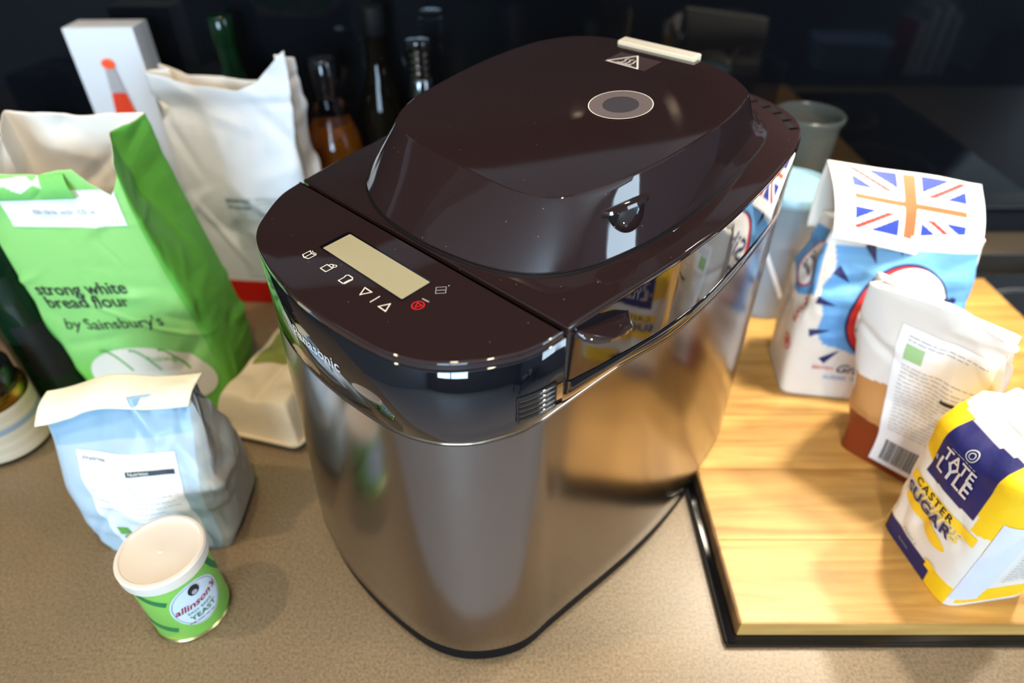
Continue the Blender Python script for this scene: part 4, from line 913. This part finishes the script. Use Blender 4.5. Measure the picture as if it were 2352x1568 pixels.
# ------------------------------------------------------------------ right back: tub and beaker
tb = thing('storage_tub', 'round translucent tub with pale blue lid behind the blue sugar bag', 'tub', (.3325, .7180, ZB))
lathe('tub_wall', [(.040, 0), (.0415, .002), (.046, .155), (.0475, .157), (.0475, .160), (.0455, .160), (.0448, .155), (.0402, .003), (0, .003)], M['frost'], tb, 56, cap=False)
lathe('contents', [(.0385, .004), (.0425, .105), (.030, .112), (0, .114)], M['tub_fill'], tb, 40)
lathe('lid', [(.0480, .158), (.0492, .160), (.0492, .167), (.0475, .170), (.0445, .170), (.0430, .1665), (.012, .166), (.004, .1665), (0, .167)], M['tub_lid'], tb, 56, sharp=30)
decal('white_band', stroke([(-.105, .11), (-.065, .035)], .005), lambda x, z: np.column_stack([(.0415+.0045*z/.155+.0008)*np.cos(x/.045), (.0415+.0045*z/.155+.0008)*np.sin(x/.045), z]), M['label'], tb)
bk = thing('plastic_beaker', 'tall translucent plastic beaker standing behind the lidded tub', 'beaker', (.3830, .8370, .0052))
lathe('beaker_wall', [(.030, 0), (.031, .003), (.0405, .222), (.0435, .224), (.0440, .229), (.0425, .2305), (.0400, .2280), (.0300, .004), (0, .003)], M['frost_dim'], bk, 56, cap=False)

# ------------------------------------------------------------------ things on the low table behind the camera, seen mirrored in the splashback
lt = thing('side_table', 'low dark side table, seen mirrored in the black splashback', 'table', (1.68, -1.55, -.9))
box('table_top', -.58, .58, -.35, .35, .42, .45, mat('dark_table', lin((40, 30, 26)), .4), lt, .003)
for sx in (-1, 1):
    for sy in (-1, 1): box('leg', sx*.53-.02, sx*.53+.02, sy*.31-.02, sy*.31+.02, 0, .42, M['cabinet'], lt, .002)
mt = thing('storage_box', 'clear plastic box of odds and ends, mirrored in the splashback at upper right', 'box', (1.66, -1.52, -.4498), math.radians(8))
P = roundbox2(-.17, .17, -.11, .11, .03, 6)
V, F = loft([r3(P*.88, .001), r3(P*.9, .004), r3(P, .13), r3(offset(P, .006), .132), r3(offset(P, .006), .137)], caps=(True, False)); mk('tub_wall', V, F, mat('clear_box_plastic', lin((170, 185, 205)), .2, alpha=.5), mt, sharp=40)
V, F = loft([r3(offset(P, .008), .1375), r3(offset(P, .008), .146), r3(offset(P, -.01), .150), r3(offset(P, -.03), .146)], caps=(True, True)); mk('lid', V, F, mat('grey_lid', lin((165, 180, 215)), .4), mt, sharp=40)
box('contents', -.12, .02, -.07, .06, .006, .09, mat('white_contents', lin((200, 205, 215)), .6), mt, .01); box('contents', .03, .12, -.05, .06, .006, .07, M['grey_card'], mt, .01)
for k, (x, w, h, m_) in enumerate(((1.92, .035, .24, M['red_binding']), (1.965, .045, .30, M['grey_card']), (2.02, .05, .31, M['blue_binding']), (2.075, .04, .27, M['blue_binding']))):
    b_ = thing('book', ['thin red book first in the mirrored row', 'grey folder beside the red book in the mirrored row', 'thick tall blue book in the mirrored row', 'shorter blue book ending the mirrored row'][k], 'book', (x, -1.5, -.4498), group='books mirrored in the splashback')
    box('cover', -w/2, w/2, -.1, .1, .0, h, m_, b_, .002); box('pages', -w/2+.003, w/2-.003, -.096, .1012, .003, h-.003+.004, M['paper_white'], b_)

# ceiling downlights as fittings
for (x, y, w_) in ((-1.0, .15, 'at the left'), (.1, -.35, 'behind the camera'), (-.25, .30, 'above the bread maker'), (1.05, .1, 'at the right')):
    dl = thing('downlight', 'small round recessed ceiling downlight '+w_, 'light', (x, y, 1.4995), group='ceiling downlights')
    lathe('bezel', [(.030, -.001), (.046, -.001), (.048, -.004), (.044, -.007), (.032, -.005)], M['chrome'], dl, 32, cap=False)
    lathe('lens', [(.0, -.002), (.0295, -.002)], M['lamp_on'], dl, 24, cap=False)
# extractor hood over the hob
hd = thing('extractor_hood', 'steel extractor hood above the hob', 'hood', (.57, .70, .84))
bm = bmesh.new(); vs = [bm.verts.new(p) for p in ((-.3, -.22, 0), (.3, -.22, 0), (.3, .24, 0), (-.3, .24, 0), (-.3, -.22, .05), (.3, -.22, .05), (.3, .24, .05), (-.3, .24, .05), (-.12, .0, .2), (.12, .0, .2), (.12, .24, .2), (-.12, .24, .2))]
for f in ((0, 3, 2, 1), (0, 1, 5, 4), (1, 2, 6, 5), (2, 3, 7, 6), (3, 0, 4, 7), (4, 5, 9, 8), (5, 6, 10, 9), (6, 7, 11, 10), (7, 4, 8, 11)): bm.faces.new([vs[i] for i in f])
bm_obj('canopy', bm, M['steel'], hd); box('chimney', -.12, .12, .0, .24, .2, .655, M['steel'], hd)
